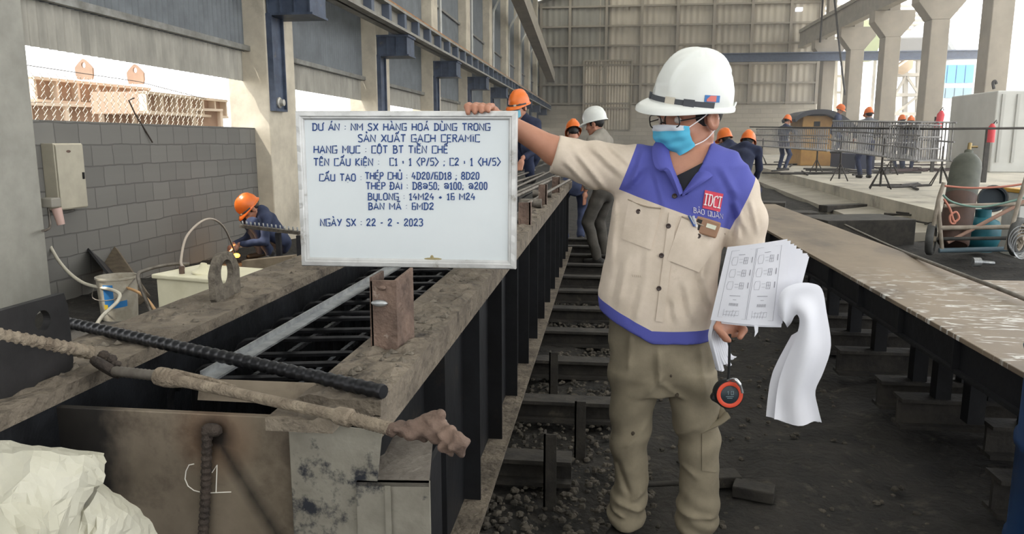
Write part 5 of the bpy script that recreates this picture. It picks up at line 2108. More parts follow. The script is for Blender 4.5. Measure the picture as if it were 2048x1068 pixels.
# sheet flopped over to the right and hanging down
rows = [((1556, 628, 2.27), (1575, 655, 2.285)), ((1556, 602, 2.262), (1582, 646, 2.27)), ((1566, 578, 2.262), (1588, 632, 2.262)), ((1592, 566, 2.265), (1594, 628, 2.258)), ((1622, 566, 2.27), (1599, 640, 2.256)), ((1643, 578, 2.275), (1597, 662, 2.254)),
        ((1652, 622, 2.28), (1588, 690, 2.252)), ((1661, 690, 2.282), (1572, 730, 2.25)), ((1646, 742, 2.284), (1560, 768, 2.25)), ((1630, 780, 2.284), (1554, 800, 2.25)), ((1636, 815, 2.285), (1550, 826, 2.25)), ((1645, 847, 2.285), (1548, 840, 2.25))]
L1, L2 = smooth_path([AY(*r[0]) for r in rows], 4), smooth_path([AY(*r[1]) for r in rows], 4)
P = []
for i, (a, b2) in enumerate(zip(L1, L2)):
    t = i / (len(L1) - 1)
    P.append([a.lerp(b2, s) + Vector((0, -.02 * math.sin(PI * s) - .016 * t * math.sin(2.6 * PI * s + 4 * t) - .006 * math.sin(9 * t + 5 * s), .004 * math.sin(7 * s) * (t > .95))) for s in np.linspace(0, 1, 12)])
obj('hanging_sheet', MB().grid(P, True, .0014), M_paper, pp)
P2 = [[p + Vector((-.005 - .012 * (j / 11) * min(1, i / 8), .012 + .02 * (j / 11), -.004)) for j, p in enumerate(row)] for i, row in enumerate(P[len(P) // 2:])]
obj('hanging_sheet', MB().grid(P2, True, .0014), M_paper, pp)
# rolled leaves hanging below the hand
for k in range(7):
    t = k / 6
    A = smooth_path([AY(1424 + 22 * t, 640 + 2 * t, 2.335 + .006 * k), AY(1416 + 24 * t, 672, 2.338 + .006 * k), AY(1424 + 26 * t, 708, 2.34 + .006 * k), AY(1432 + 30 * t, 740 - 22 * t + 6 * math.sin(k * 2), 2.345 + .006 * k)], 5)
    P = [[a + Vector((.018 * s, -.012 * math.sin(PI * s), .003 * s)) for s in np.linspace(0, 1, 5)] for a in A]
    obj('curled_sheet', MB().grid(P, True, .0012), M_paper, pp)
obj('torn_tab', MB().prism([AY(*p) for p in ((1508, 650, 2.272), (1517, 650, 2.272), (1516, 664, 2.27), (1509, 674, 2.268), (1510, 664, 2.27))], (0, .0012, 0)), M_paper, pp)

# ---- tape measure hanging from the hand
tm = thing('tape_measure', 'round black tape measure with an orange ring dangling from the hand strap', 'tape measure', AY(1459, 787, 2.31))
mb = MB().tube(smooth_path([AY(1460, 668, 2.318), AY(1459, 700, 2.312), AY(1458, 740, 2.31), AY(1456, 762, 2.31)], 5), .0042, 6)
obj('wrist_strap', mb, mat('black strap', (24, 26, 27), rough=.8), tm)
c = AY(1459, 789, 2.30)
dr = Vector((.12, -1, .1)).normalized()
obj('case', MB().lathe(c + dr * -.035, dr, [(0, 0), (0, .04), (.006, .046), (.032, .046), (.038, .042), (.038, 0)], 32), mat('black rubber', (30, 32, 33), rough=.6), tm)
obj('case', MB().cbox(c + Vector((-.022, .016, -.006)), (.05, .034, .06), Matrix.Rotation(.5, 3, 'Y')), mat('black rubber', (30, 32, 33)), tm, .008)
obj('ring', MB().lathe(c + dr * .001, dr, [(0, .028), (.004, .029), (.0055, .034), (.004, .0405), (0, .0415)], 32), mat('orange red plastic', (212, 78, 52), rough=.4), tm)
fc = obj('face', MB().lathe(c + dr * .0025, dr, [(0, .028), (.001, .027), (.001, 0)], 28), mat('dark dial', (44, 54, 60), rough=.4), tm)
obj('belt_clip', MB().tube(smooth_path([AY(1455, 762, 2.306), AY(1468, 758, 2.29), AY(1480, 770, 2.285), AY(1485, 786, 2.285)], 5), [.004] * 6 + [.006] * 5 + [.004] * 5, 8), mat('chrome clip', (200, 202, 204), rough=.25, metal=.8), tm)
fr = (Vector((1, .12, 0)).normalized(), dr)
uu, vv = fr[0], fr[0].cross(dr) * -1
mb = MB()
for st in ([(-.008, .008), (-.005, .012), (-.005, .0)], [(.004, .0), (.004, .011), (.011, .011), (.011, 0), (.004, 0)], [(-.012, -.006), (.012, -.006)], [(-.008, -.011), (.008, -.011)]):
    mb.tube([c + dr * .0042 + uu * a + vv * b2 for a, b2 in st], .0009, 5)
obj('dial_marking', mb, mat('grey print', (130, 150, 156), rough=.5), fc)
# ================================================================== the other workers
M_greyj = mat('grey work jacket', (140, 134, 124), (122, 117, 108), rough=.9, scale=9)
M_dkgrey = mat('dark grey trousers', (84, 80, 74), (66, 63, 58), rough=.9, scale=9)
M_slate = mat('slate work jacket', (104, 106, 112), (88, 90, 97), rough=.9, scale=9)
M_navyd = mat('dark navy cloth', (42, 48, 72), (34, 39, 58), rough=.9, scale=9)
M_maskb = mat('pale blue mask', (120, 190, 214), rough=.8)


def worker(label, loc, yaw, hip=(0, .88), sh=(.0, 1.41), hd=(.03, 1.55), hands=((.28, .12, .85), (-.28, .12, .85)), feet=((.11, .0), (-.11, .0)), head_yaw=0, head_pitch=10, top=None, legs=None, helm=None, mask=False, h=.016, group=None, strap=None):
    """hip, sh, hd: (forward, height); hands: right, forward, height; feet: right, forward"""
    top, legs, helm = top or M_navy, legs or M_navy, helm or M_helmo
    loc = Vector(loc)
    t = thing('person', label, 'person', loc, group)
    B = basis(yaw)
    w3 = lambda r, f, u: np.array(loc + B @ Vector((r, f, u)))
    HIP = w3(0, hip[0], hip[1])
    fwd = np.array(B.col[1])
    rt = np.array(B.col[0])
    body, jack, trou = [], [], []
    spine = w3(0, sh[0], sh[1]) - HIP
    sn = spine / np.linalg.norm(spine)
    CH = HIP + spine * .62
    SH = {}
    for s in (1, -1):
        S_ = w3(s * .185, sh[0], sh[1] - .03)
        hh = hands[0] if s > 0 else hands[1]
        Hn = w3(*hh)
        d = Hn - S_
        L = np.linalg.norm(d)
        if L > .56:
            Hn = S_ + d / L * .56
            d = Hn - S_
            L = .56
        mid = S_ + d * .52
        bend = math.sqrt(max(0, .29 ** 2 - (L * .5) ** 2))
        out = rt * s * .5 - fwd * .35 - np.array((0, 0, 1)) * .6
        out -= d / L * (out @ d / L)
        E_ = mid + out / np.linalg.norm(out) * bend
        jack += [cap(S_, E_, .062, .05), cap(E_, E_ + (Hn - E_) * .86, .05, .04)]
        body += [cap(S_, E_, .042, .036), cap(E_, Hn, .036, .026), ell(Hn + d / L * .06, (.032, .032, .036))]
        # fingers and thumb
        for k in range(4):
            b_ = Hn + d / L * .08 + rt * (.018 * (k - 1.5))
            body.append(cap(b_, b_ + d / L * .055 - np.array((0, 0, .03)), .011, .009))
        body.append(cap(Hn + d / L * .04, Hn + d / L * .08 - rt * s * .045, .012, .01))
        # leg
        F = w3(feet[0 if s > 0 else 1][0], feet[0 if s > 0 else 1][1], .09)
        HJ = HIP + rt * s * .095
        dl = F - HJ
        Ll = np.linalg.norm(dl)
        bl = math.sqrt(max(0, .43 ** 2 - (Ll * .5) ** 2))
        o2 = fwd + rt * s * .25
        o2 = o2 - dl / Ll * (o2 @ dl / Ll)
        K = HJ + dl * .5 + o2 / np.linalg.norm(o2) * bl
        trou += [cap(HJ, K, .092, .068), cap(K, F + (K - F) * .02, .066, .056)]
    jack += [cap(HIP + sn * .02, CH, .145, .15, (fwd, .72)), cap(CH, w3(0, sh[0], sh[1] - .08), .15, .13, (fwd, .75)), cap(w3(.13, sh[0], sh[1] - .05), w3(-.13, sh[0], sh[1] - .05), .082, .082)]
    jack += [cap(w3(.12, sh[0], sh[1] - .03), w3(.02, sh[0] - .01, sh[1] + .03), .07, .072), cap(w3(-.12, sh[0], sh[1] - .03), w3(-.02, sh[0] - .01, sh[1] + .03), .07, .072)]
    trou.append(cap(HIP - sn * .04, HIP + sn * .06, .142, .138, (fwd, .75)))
    hcw = w3(0, hd[0], hd[1])
    HBw = basis(yaw + head_yaw, head_pitch)
    nb = np.array(hcw) + np.array(HBw) @ np.array((0, -.02, -.06))
    body += [cap(nb, w3(0, sh[0], sh[1] - .03), .05, .056), cap(w3(.185, sh[0], sh[1] - .03), w3(-.185, sh[0], sh[1] - .03), .045, .045)]
    hf_ = xf(head_fn(), HBw, hcw, 1.0)
    bfn = union(body, .012)
    jn = union(jack, .03)
    tn = union(trou, .03)
    wr = lambda P: .003 * np.sin(38 * P[:, 2] + 17 * P[:, 0] + 2 * np.sin(13 * P[:, 1])) + .0025 * np.sin(60 * P[:, 0] - 31 * P[:, 2])
    allp = [np.array(w3(*hands[0])), np.array(w3(*hands[1])), hcw + np.array((0, 0, .2)), hcw - .15, hcw + .15, HIP - .25, HIP + .25, w3(.3, sh[0], sh[1]), w3(-.3, sh[0], sh[1]), w3(feet[0][0], feet[0][1], -.02), w3(feet[1][0], feet[1][1], -.02), w3(0, .35, hip[1]), w3(.25, .45, .5), w3(-.25, .45, .5)]
    lo_, hi_ = np.min(allp, 0) - .12, np.max(allp, 0) + .12
    obj('body', snets(lambda P: smin(bfn(P), hf_(P), .012), lo_, hi_, h * .62, 'body'), M_skin, t)
    obj('jacket', snets(lambda P: jn(P) + wr(P), lo_, hi_, h, 'jacket'), top, t)
    obj('trousers', snets(lambda P: tn(P) + wr(P), lo_, hi_, h, 'trousers'), legs, t)
    for s in (0, 1):
        f0, f1 = w3(feet[s][0], feet[s][1] - .06, .045), w3(feet[s][0] * 1.15, feet[s][1] + .14, .035)
        ff = cap(f0, f1, .045, .04)
        ank = cap(f0 + (f1 - f0) * .3 + np.array((0, 0, .08)), f0 + (f1 - f0) * .3, .045, .045)
        obj('boot', snets(lambda P: np.maximum(smin(ff(P), ank(P), .02), loc.z + .002 - P[:, 2]), np.minimum(f0, f1) - .1, np.maximum(f0, f1) + .16, .014, 'boot'), M_boot, t)
    obj('hair', snets(xf(hair_fn, HBw, hcw, 1.0), hcw - .15, hcw + .15, .012, 'hair'), M_hblack, t)
    Tw = helmet_parts(HBw, hcw, 1.0, helm, t, strap, n=32)
    Hq = lambda x, y, z: Vector(hcw) + HBw @ Vector((x, y, z))
    if mask:
        P = []
        for u in np.linspace(-1, 1, 14):
            P.append([Hq(.067 * math.sin(u * 1.2) / math.sin(1.2), .032 + .09 * max(0, math.cos(u * 1.2)) ** .62, .002 - .095 * v + .03 * u * u * (v - .2)) for v in np.linspace(0, 1, 6)])
        obj('face_mask', MB().grid(P, True, -.003), M_maskb, t)
    return t


def gnd(x, y, Y, z):
    p = AY(x, y, Y)
    return (p.x, Y, z)


worker('worker in orange helmet and navy overalls crouching to weld beside the block wall', gnd(552, 480, 8.6, -.0), 48, hip=(-.05, .24), sh=(.16, .56), hd=(.27, .62), hands=((.02, .50, .22), (-.18, .48, .24)), feet=((.15, .14), (-.17, .12)), head_pitch=45, strap=M_strap)
worker('worker in orange helmet and mask seen behind the top right corner of the whiteboard', gnd(1046, 240, 8.6, .94), 20, hip=(-.10, .33), sh=(.05, .70), hd=(.09, .84), hands=((.2, .4, .3), (-.2, .4, .3)), feet=((.12, .06), (-.12, .06)), head_yaw=10, head_pitch=14, mask=True, top=M_navyd, strap=M_strap)
worker('man in white helmet and grey jacket standing in the aisle turned to the left', gnd(1208, 300, 8.7, .0), 118, hip=(-.04, .90), sh=(.05, 1.46), hd=(.12, 1.60), hands=((.16, .3, .98), (-.24, .1, .82)), head_pitch=12, head_yaw=-8, top=M_greyj, legs=M_dkgrey, helm=M_helm)
worker('worker in orange helmet partly hidden behind the face of the man in grey jacket', gnd(1148, 300, 10.6, .0), 170, hip=(-.10, .84), sh=(.06, 1.36), hd=(.1, 1.52), hands=((.2, .45, .9), (-.2, .45, .9)), head_pitch=30)
worker('worker in orange helmet and navy jacket bending, left one of the pair behind the shoulder', gnd(1460, 330, 12.4, .2), 150, hip=(-.16, .72), sh=(.06, 1.14), hd=(.16, 1.22), hands=((.2, .35, .55), (-.2, .35, .55)), head_pitch=16, top=M_navyd, legs=M_navyd)
worker('worker in orange helmet and navy jacket bending, right one of the pair behind the shoulder', gnd(1488, 330, 11.6, .2), -158, hip=(-.22, .70), sh=(.04, 1.12), hd=(.20, 1.18), hands=((.1, .35, .6), (-.1, .35, .6)), head_pitch=22, top=M_navyd, legs=M_navyd, strap=M_helm)
worker('worker in orange helmet reaching over the far left end of the bar cages', gnd(1566, 300, 25, .5), -128, hands=((.1, .5, 1.25), (-.25, .45, 1.2)), sh=(.06, 1.36), hd=(.12, 1.54), head_pitch=20, h=.02)
worker('worker in orange helmet and slate jacket standing with back turned behind the near bar cage', gnd(1733, 300, 20.0, .5), 176, hands=((.2, .28, 1.0), (-.2, .28, 1.0)), head_pitch=14, top=M_slate, legs=M_navyd, h=.02)
worker('worker in orange helmet behind the bar cage, left of the pair by the column', gnd(1800, 300, 26, .5), 165, hands=((.2, .3, 1.0), (-.2, .3, 1.0)), top=M_navyd, legs=M_navyd, h=.022)
worker('worker in orange helmet behind the bar cage, right of the pair by the column', gnd(1817, 300, 25.2, .5), -160, sh=(.1, 1.33), hd=(.18, 1.50), hands=((.2, .4, 1.0), (-.2, .4, 1.0)), top=M_navyd, legs=M_navyd, h=.022)
worker('worker in orange helmet and navy overalls standing up on the machine with the black hood', gnd(1668, 300, 27.0, 1.0), -60, hip=(-.05, .78), sh=(.06, 1.26), hd=(.1, 1.44), hands=((.2, .4, .7), (-.25, .3, .7)), head_pitch=20, h=.022)

# welder's glow and work
sp = AY(473, 511, 8.3)
mb = MB().ball(sp, (.045, .03, .028), n=10)
m = mat('glowing weld', (255, 150, 40), emit=((255, 150, 50), 9.0))
tag(obj('weld_glow', mb, m), 'glowing orange weld spot at the hands of the crouching welder', 'weld')
wl = bpy.data.lights.new('weld_light', 'POINT')
wl.energy = 6
wl.color = (1, .55, .2)
wl.shadow_soft_size = .04
wo = bpy.data.objects.new('weld_light', wl)
COL.objects.link(wo)
wo.location = sp + Vector((0, -.08, .05))
# comb of bolts lying before the welder: bar with a row of studs
a, b2 = AY(482, 452, 7.9), AY(600, 466, 7.7)
cb = thing('stud_bar', 'grey steel bar with a row of short studs in front of the crouching welder', 'stud bar', (a + b2) / 2)
obj('bar', MB().bar(a, b2, .06, .035), M_rebarg, cb)
for i in range(14):
    p = a.lerp(b2, (i + .5) / 14)
    obj('stud', MB().cyl(p, p + Vector((0, -.01, .06)), .009, n=6), M_galv, cb)
tr = thing('trestle', 'dark steel trestle carrying the studded bar beside the welder', 'trestle', ((a.x + b2.x) / 2, 7.8, 0))
for q in (a.lerp(b2, .62), a.lerp(b2, .97)):
    obj('post', MB().bar((q.x, q.y + .03, .0), (q.x, q.y + .02, q.z - .03), .05, .05), M_dk, tr)
obj('cross_bar', MB().bar((a.lerp(b2, .62).x, 7.83, .12), (a.lerp(b2, .97).x, 7.75, .12), .04, .04), M_dk, tr)
mb = MB().bar(AY(490, 530, 7.2), AY(590, 520, 7.2), .12, .1)
tag(obj('timber_block', mb, mat('pale timber', (150, 136, 116), (128, 114, 96), rough=.9, scale=9)), 'pale timber block lying on the ground under the welder hands', 'timber')
# ================================================================== right side: cages, trestles, gas trolley, machine
M_cage = mat('grey weathered rebar', (158, 156, 154), (126, 124, 122), rough=.55, metal=.4, scale=20)
M_tres = mat('dark trestle steel', (74, 70, 66), (54, 51, 48), rough=.7, metal=.3, scale=9)
ZP = .5


def cage(label, a, b, w, h, n, group):
    """reinforcement cage from a to b (front lower line), depth w, height h"""
    a, b = Vector(a), Vector(b)
    d = (b - a).normalized()
    s = Vector((-d.y, d.x, 0))
    if s.y < 0:
        s = -s
    t = thing('bar_cage', label, 'reinforcement cage', a, group)
    up = Vector((0, 0, 1))
    for i in range(n):
        p = a + (b - a) * i / (n - 1)
        q = [p, p + up * h, p + up * h + s * w, p + s * w]
        obj('hoop', MB().tube(q, .015, 4, closed=True), M_cage, t)
    for k, (u, v) in enumerate(((0, 0), (0, 1), (1, 0), (1, 1), (0, .33), (0, .66), (1, .5), (.5, 1))):
        p = a + up * h * v + s * w * u
        obj('long_bar', MB().tube([p - d * .1, p + (b - a) + d * .1], .016, 5), M_cage, t)
    return t


def trestle(label, p, h, d, group):
    """bar on a post with splayed feet"""
    p = Vector(p)
    t = thing('trestle', label, 'trestle', p, group)
    obj('post', MB().cyl(p + Vector((0, 0, .05)), p + Vector((0, 0, h)), .022, n=8), M_tres, t)
    for k in range(4):
        a = k * PI / 2 + .5
        obj('leg', MB().cyl(p + Vector((0, 0, .42)), p + Vector((.26 * math.cos(a), .26 * math.sin(a), .01)), .013, n=6), M_tres, t)
    return t


def PZ(x, y):
    return AZ(x, y, ZP)


G1 = 'reinforcement cages on the platform'
c0, c1_ = AY(1664, 300, 17.8), AY(1832, 322, 13.6)
cage('grey reinforcement cage on trestles, the near one with its end facing right', (c0.x, 17.8, c0.z), (c1_.x, 13.6, c1_.z), .55, .64, 36, G1)
c2_, c3_ = AY(1512, 292, 26.5), AY(1652, 302, 19.5)
cage('grey reinforcement cage on trestles, the far one reaching left to the worker', (c2_.x, 26.5, c2_.z), (c3_.x, 19.5, c3_.z), .55, .56, 44, G1)
c4_, c5_ = AY(1836, 322, 13.5), AY(1884, 320, 13.9)
cage('short grey reinforcement cage at the right end of the row', (c4_.x + .02, 13.62, c4_.z), (c5_.x, 14.1, c4_.z), .5, .6, 10, G1)
for k, (x, y, hh) in enumerate(((1523, 330, 1.0), (1632, 348, 1.0), (1678, 362, 1.0), (1760, 378, .95), (1780, 350, .8), (1880, 372, .8), (2035, 330, .8))):
    p = PZ(x, y)
    top = {0: .9, 1: .95}.get(k, .9)
    trestle('dark steel trestle with splayed feet, %s along the platform edge' % ['first from the left', 'second from the left', 'third from the left', 'fourth from the left', 'fifth from the left', 'sixth from the left', 'last one at the right edge'][k], p, hh * 1.02, None, 'trestles under the cages')

# long bar resting across the top of trestles and beyond to the right
mb = MB().tube([AY(1500, 254, 24), AY(1880, 258, 13), AY(2060, 256, 13.2)], .02, 5)
tag(obj('long_bar', mb, M_tres), 'long dark bar lying level along the tops of the cages', 'bar')

# heaps of bars and offcuts on the platform
r = random.Random(5)
def pile(label, x0, x1, y0, y1, n, L, m, group=None):
    for k in range(n):
        p = PZ(r.uniform(x0, x1), r.uniform(y0, y1))
        a = r.uniform(-.5, .5) + (.2 if k % 3 else 1.2)
        l = r.uniform(.5, 1) * L
        d = Vector((math.cos(a), math.sin(a), 0)) * l / 2
        p = p + Vector((0, 0, .027 + .008 * (k % 4)))
        mb = MB().tube([p - d, p, p + d + Vector((0, 0, .01))], .026, 5)
        tag(obj('bar_offcut', mb, m), label, 'bar', group)


pile('dark steel bar lying loose on the platform under the bar cages', 1560, 1800, 325, 350, 26, 2.4, M_tres, 'loose bars under the cages')
pile('dark steel bar in the heap on the platform right of the trestles', 1790, 1890, 330, 345, 22, 1.6, mat('dark red bars', (70, 56, 54), rough=.8), 'heaped bars on the platform')
pile('thin dark bar lying at the platform edge before the fourth trestle', 1790, 1850, 372, 380, 6, 1.2, M_tres, 'bars at the platform edge')

# scrap between the kerb and the right mould
M_scrap = mat('scrap steel', (70, 66, 60), (48, 46, 43), rough=.8, scale=10)
for k, (x, y, sx, sy, sz, zz, nm) in enumerate(((1545, 405, .5, .4, .22, .2, 'dark steel block beyond the right mould, nearest the man'), (1600, 425, .55, .4, .2, .2, 'dark steel block beyond the right mould, second from the man'), (1730, 440, 1.1, .7, .32, .2, 'wide black box lying beyond the right mould near the kerb'), (1690, 412, .9, .2, .12, .22, 'flat dark strip behind the wide black box'))):
    p = AZ(x, y, .2 + sz)
    mb = MB().cbox((p.x, p.y + sy / 2, zz + sz / 2), (sx, sy, sz), Matrix.Rotation(.25 * (k - 1), 3, 'Z'))
    tag(obj('steel_block', mb, M_scrap, bevel=.01), nm, 'steel block')
for k in range(14):
    p = AZ(1800 + r.uniform(0, 90), 425 + r.uniform(0, 25), .3)
    a = r.uniform(-.4, .9)
    d = Vector((math.cos(a), math.sin(a), 0)) * r.uniform(.2, .5)
    mb = MB().tube([p - d + Vector((0, 0, .02 * k % .1)), p + Vector((0, 0, .05)), p + d + Vector((0, 0, .015 * k % .07))], .014, 5)
    tag(obj('scrap_rod', mb, M_scrap), 'bent dark rod in the scrap heap left of the gas trolley', 'rod', 'scrap rods by the gas trolley')
p = AZ(1945, 524, .26)
jk = thing('pipe_fitting', 'small pale threaded pipe fitting lying in front of the gas trolley', 'fitting', p)
obj('socket', MB().cyl(p, p + Vector((.07, 0, 0)), .045, n=12), M_galv, jk)
obj('nozzle', MB().cyl(p + Vector((.07, 0, 0)), p + Vector((.2, .01, -.01)), .02, n=10), M_galv, jk)

# ---- gas trolley
GY = 8.1
gx = lambda x, y, Y=GY: AY(x, y, Y)
tr = thing('gas_trolley', 'rusty tubular gas trolley with two spoked tyres beyond the right mould', 'trolley', gx(1945, 500))
M_tube = mat('chalky tube steel', (168, 158, 144), (132, 122, 108), rough=.7, scale=8)
M_tyre = mat('grey rubber', (84, 84, 82), (62, 62, 60), rough=.8, scale=9)
L_ = lambda pts, rr_=.02: MB().tube([gx(*p) if len(p) == 2 else AY(*p) for p in pts], rr_, 7)
obj('rail', L_([(1866, 455), (1878, 395), (1888, 365)]), M_tube, tr)
obj('rail', L_([(2012, 500, 7.753), (2036, 410, 7.753), (2060, 330, 7.753)]), M_tube, tr)
obj('rail', L_([(1876, 405), (1884, 500)]), M_tube, tr)
obj('cross_bar', L_([(1888, 412), (2052, 408)]), M_tube, tr)
obj('cross_bar', L_([(1880, 456), (2024, 454)], .024), M_tube, tr)
obj('cross_bar', L_([(1878, 501), (2020, 498)], .026), mat('blue grey tube', (92, 110, 120), rough=.6), tr)
obj('handle', L_([(1895, 485), (1960, 450), (2044, 405), (2080, 385)], .02), mat('faded red tube', (164, 132, 116), rough=.7), tr)
obj('axle', L_([(1862, 478, 8.158), (2036, 476, 7.811)], .018), M_tyre, tr)


def wheel(c, R_, ax):
    ax = Vector(ax).normalized()
    w = obj('tyre', MB().lathe(c - ax * .035, ax, [(0, R_ * .72), (0, R_ * .9), (.012, R_ * .985), (.035, R_), (.058, R_ * .985), (.07, R_ * .9), (.07, R_ * .72), (.035, R_ * .7), (0, R_ * .72)], 32), M_tyre, tr)
    obj('rim', MB().lathe(c - ax * .02, ax, [(0, R_ * .72), (.0, R_ * .6), (.04, R_ * .6), (.04, R_ * .72)], 24), M_tube, w)
    obj('hub', MB().cyl(c - ax * .05, c + ax * .05, .03, n=12), M_tube, w)
    u = ax.orthogonal().normalized()
    v = ax.cross(u)
    for i in range(10):
        t = 2 * PI * i / 10
        obj('spoke', MB().cyl(c + (u * math.cos(t) + v * math.sin(t)) * .025, c + (u * math.cos(t) + v * math.sin(t)) * R_ * .62, .005, n=5), M_tube, w)


wheel(gx(1862, 478, 8.158), .168, (1, -.55, 0))
wheel(gx(2036, 474, 7.811), .191, (.8, -.8, 0))
# cylinder leaning in the trolley
cA, cB = AY(1909, 468, 8.274), AY(1936, 312, 8.621)
gc = thing('gas_cylinder', 'tall brown and grey gas cylinder leaning in the trolley', 'gas cylinder', cA)
dv = (cB - cA).normalized()
R_c = .148
Lc = (cB - cA).length
obj('cylinder_body', MB().lathe(cA - dv * .12, dv, [(0, 0), (0, R_c * .9), (.02, R_c), (Lc * .62, R_c)], 28), mat('red brown paint', (88, 66, 56), (70, 54, 47), rough=.6, scale=6), gc)
obj('cylinder_shoulder', MB().lathe(cA - dv * .12, dv, [(Lc * .62, R_c), (Lc * .98, R_c), (Lc * 1.06, R_c * .9), (Lc * 1.13, R_c * .6), (Lc * 1.16, R_c * .3), (Lc * 1.2, R_c * .28), (Lc * 1.2, 0)], 28), mat('grey cylinder paint', (88, 90, 80), (70, 72, 64), rough=.6, scale=6), gc)
va = cA - dv * .12 + dv * Lc * 1.2
obj('valve', MB().cyl(va, va + dv * .09, .02, n=10).cyl(va + dv * .05, va + dv * .05 + Vector((.08, 0, 0)), .012, n=8), mat('brass valve', (150, 130, 90), rough=.4, metal=.6), gc)
# blue green tank and black cylinder
tk = thing('gas_tank', 'squat blue green gas tank standing low inside the trolley', 'gas tank', AY(1962, 475, 8.447))
c = AY(1962, 470, 8.447)
obj('tank_body', MB().lathe(c + Vector((0, 0, -.14)), (0, 0, 1), [(0, 0), (0, .1), (.03, .155), (.1, .18), (.22, .18), (.29, .155), (.33, .08), (.34, 0)], 28), mat('blue green tank paint', (30, 98, 110), (24, 80, 92), rough=.5, scale=6), tk)
obj('valve_guard', MB().lathe(c + Vector((0, 0, .18)), (0, 0, 1), [(0, .075), (.09, .075), (.09, .068), (0, .068)], 20), mat('blue green tank paint', (30, 98, 110)), tk)
obj('foot_ring', MB().lathe(c + Vector((0, 0, -.17)), (0, 0, 1), [(0, .12), (.06, .12), (.06, .11), (0, .11)], 20), mat('blue green tank paint', (30, 98, 110)), tk)
c = AY(1980, 398, 8.794)
ws = thing('drum', 'dark round drum end above the blue green tank', 'drum', c)
obj('drum_shell', MB().lathe(c, (-.25, -1, .1), [(0, 0), (.0, .127), (.12, .138), (.13, .138), (.13, .118), (.06, .11), (.06, 0)], 28), mat('dark blue drum', (46, 56, 64), rough=.5), ws)
obj('drum_rim', MB().lathe(c, (-.25, -1, .1), [(.12, .136), (.125, .146), (.138, .146), (.14, .134)], 28), M_tyre, ws)
# hoses on the trolley
for k, (pts, cc, nm) in enumerate((([(1886, 390), (1900, 402), (1925, 410), (1960, 414), (2000, 408), (2060, 392)], (112, 140, 128), 'pale green hose looped along the gas trolley rail'),
                                   ([(1888, 398), (1900, 418), (1906, 438), (1910, 446), (1902, 446), (1900, 432), (1912, 424), (1918, 436), (1910, 444)], (196, 130, 110), 'pink hose coiled on the left of the gas trolley'),
                                   ([(1890, 372), (1940, 376), (2000, 374), (2060, 366)], (180, 116, 98), 'red hose stretched across the gas cylinder'))):
    mb = MB().tube(smooth_path([AY(x, y, 7.938) for x, y in pts], 5), .011, 7)
    tag(obj('gas_hose', mb, mat('hose %d' % k, cc, rough=.6)), nm, 'hose')
mb = MB()
c = AY(2040, 480, 7.521)
for k in range(4):
    mb.tube([c + Vector((.10 * math.cos(t) * (1 - .06 * k), -.02 * k, .13 * math.sin(t) * (1 - .05 * k) - .02 * k)) for t in np.linspace(0, 2 * PI, 20, endpoint=False)], .005, 5, closed=True)
tag(obj('wire_coil', mb, M_galv), 'coil of thin pale wire hanging on the right wheel of the gas trolley', 'wire coil')
# white box with yellow lid at the right edge
p = AY(2040, 390, 8.794)
wb2 = thing('white_box', 'white box with a yellow lid standing behind the gas trolley at the right edge', 'box', (p.x, p.y, .18))
obj('box_body', MB().cbox((p.x + .12, p.y, .52), (.4, .36, .70)), M_white, wb2, .01)
obj('lid', MB().cbox((p.x + .12, p.y, .89), (.42, .38, .045)), mat('yellow lid', (206, 160, 66), rough=.5), wb2, .008)

# made-up drum for an unclear blue shape cut by the right edge of the picture, close to the camera
dc = Vector((AY(2124, 1000, 2.0).x + .2, 2.02, -.01))
dd_ = thing('blue_shape', 'dark blue drum shape for an unclear object cut off by the lower right edge of the photo', 'drum', dc)
obj('drum_shell', MB().lathe(dc, (0, 0, 1), [(0, 0), (0, .28), (.3, .28), (.31, .288), (.33, .288), (.34, .28), (.6, .28), (.61, .288), (.63, .288), (.64, .28), (.87, .28), (.87, 0)], 40), mat('dark blue shape colour', (30, 62, 104), (24, 50, 86), rough=.35, scale=3), dd_)
obj('drum_rim', MB().lathe(dc + Vector((0, 0, .86)), (0, 0, 1), [(0, .284), (.02, .29), (.03, .284), (.02, .272)], 40), mat('dark blue shape colour', (30, 62, 104)), dd_)

# ---- yellow machine under a black arched hood at the back of the platform
mcx = AY(1632, 260, 30)
mc = thing('machine', 'yellow machine body under a black arched hood at the back of the platform', 'machine', (mcx.x, 30, ZP))
A_, B_ = AY(1598, 275, 30), AY(1664, 232, 30)
obj('machine_body', MB().box(A_.x, B_.x, 29.6, 31.5, ZP, B_.z), mat('faded yellow paint', (190, 148, 84), (168, 128, 72), rough=.6, scale=3), mc, .03)
obj('panel', MB().box(AY(1628, 250, 29.58).x, AY(1640, 250, 29.58).x, 29.56, 29.62, AY(1630, 253, 29.6).z, AY(1630, 243, 29.6).z), M_black, mc)
arch = [(1590, 238), (1600, 228), (1622, 220), (1655, 219), (1680, 227), (1700, 240), (1716, 256)]
arch2 = [(1592, 244), (1603, 236), (1624, 229), (1654, 229), (1672, 238), (1688, 250), (1700, 268)]
A_, B_ = smooth_path([AY(*p, 29.2) for p in arch], 4), smooth_path([AY(*p, 29.2) for p in arch2], 4)
P = [[a, b2, b2 + Vector((0, 2.2, 0)), a + Vector((0, 2.2, 0)), a] for a, b2 in zip(A_, B_)]
mb = MB().grid(P, False).add(P[0][:4], [(0, 1, 2, 3)]).add(P[-1][:4], [(3, 2, 1, 0)])
obj('arched_hood', mb, mat('black hood', (58, 58, 62), rough=.6), mc)
obj('side_deck', MB().box(AY(1664, 260, 29).x + .02, AY(1700, 260, 29).x, 26.2, 29.0, ZP, 1.0), mat('navy machine deck', (62, 66, 84), rough=.7), mc)
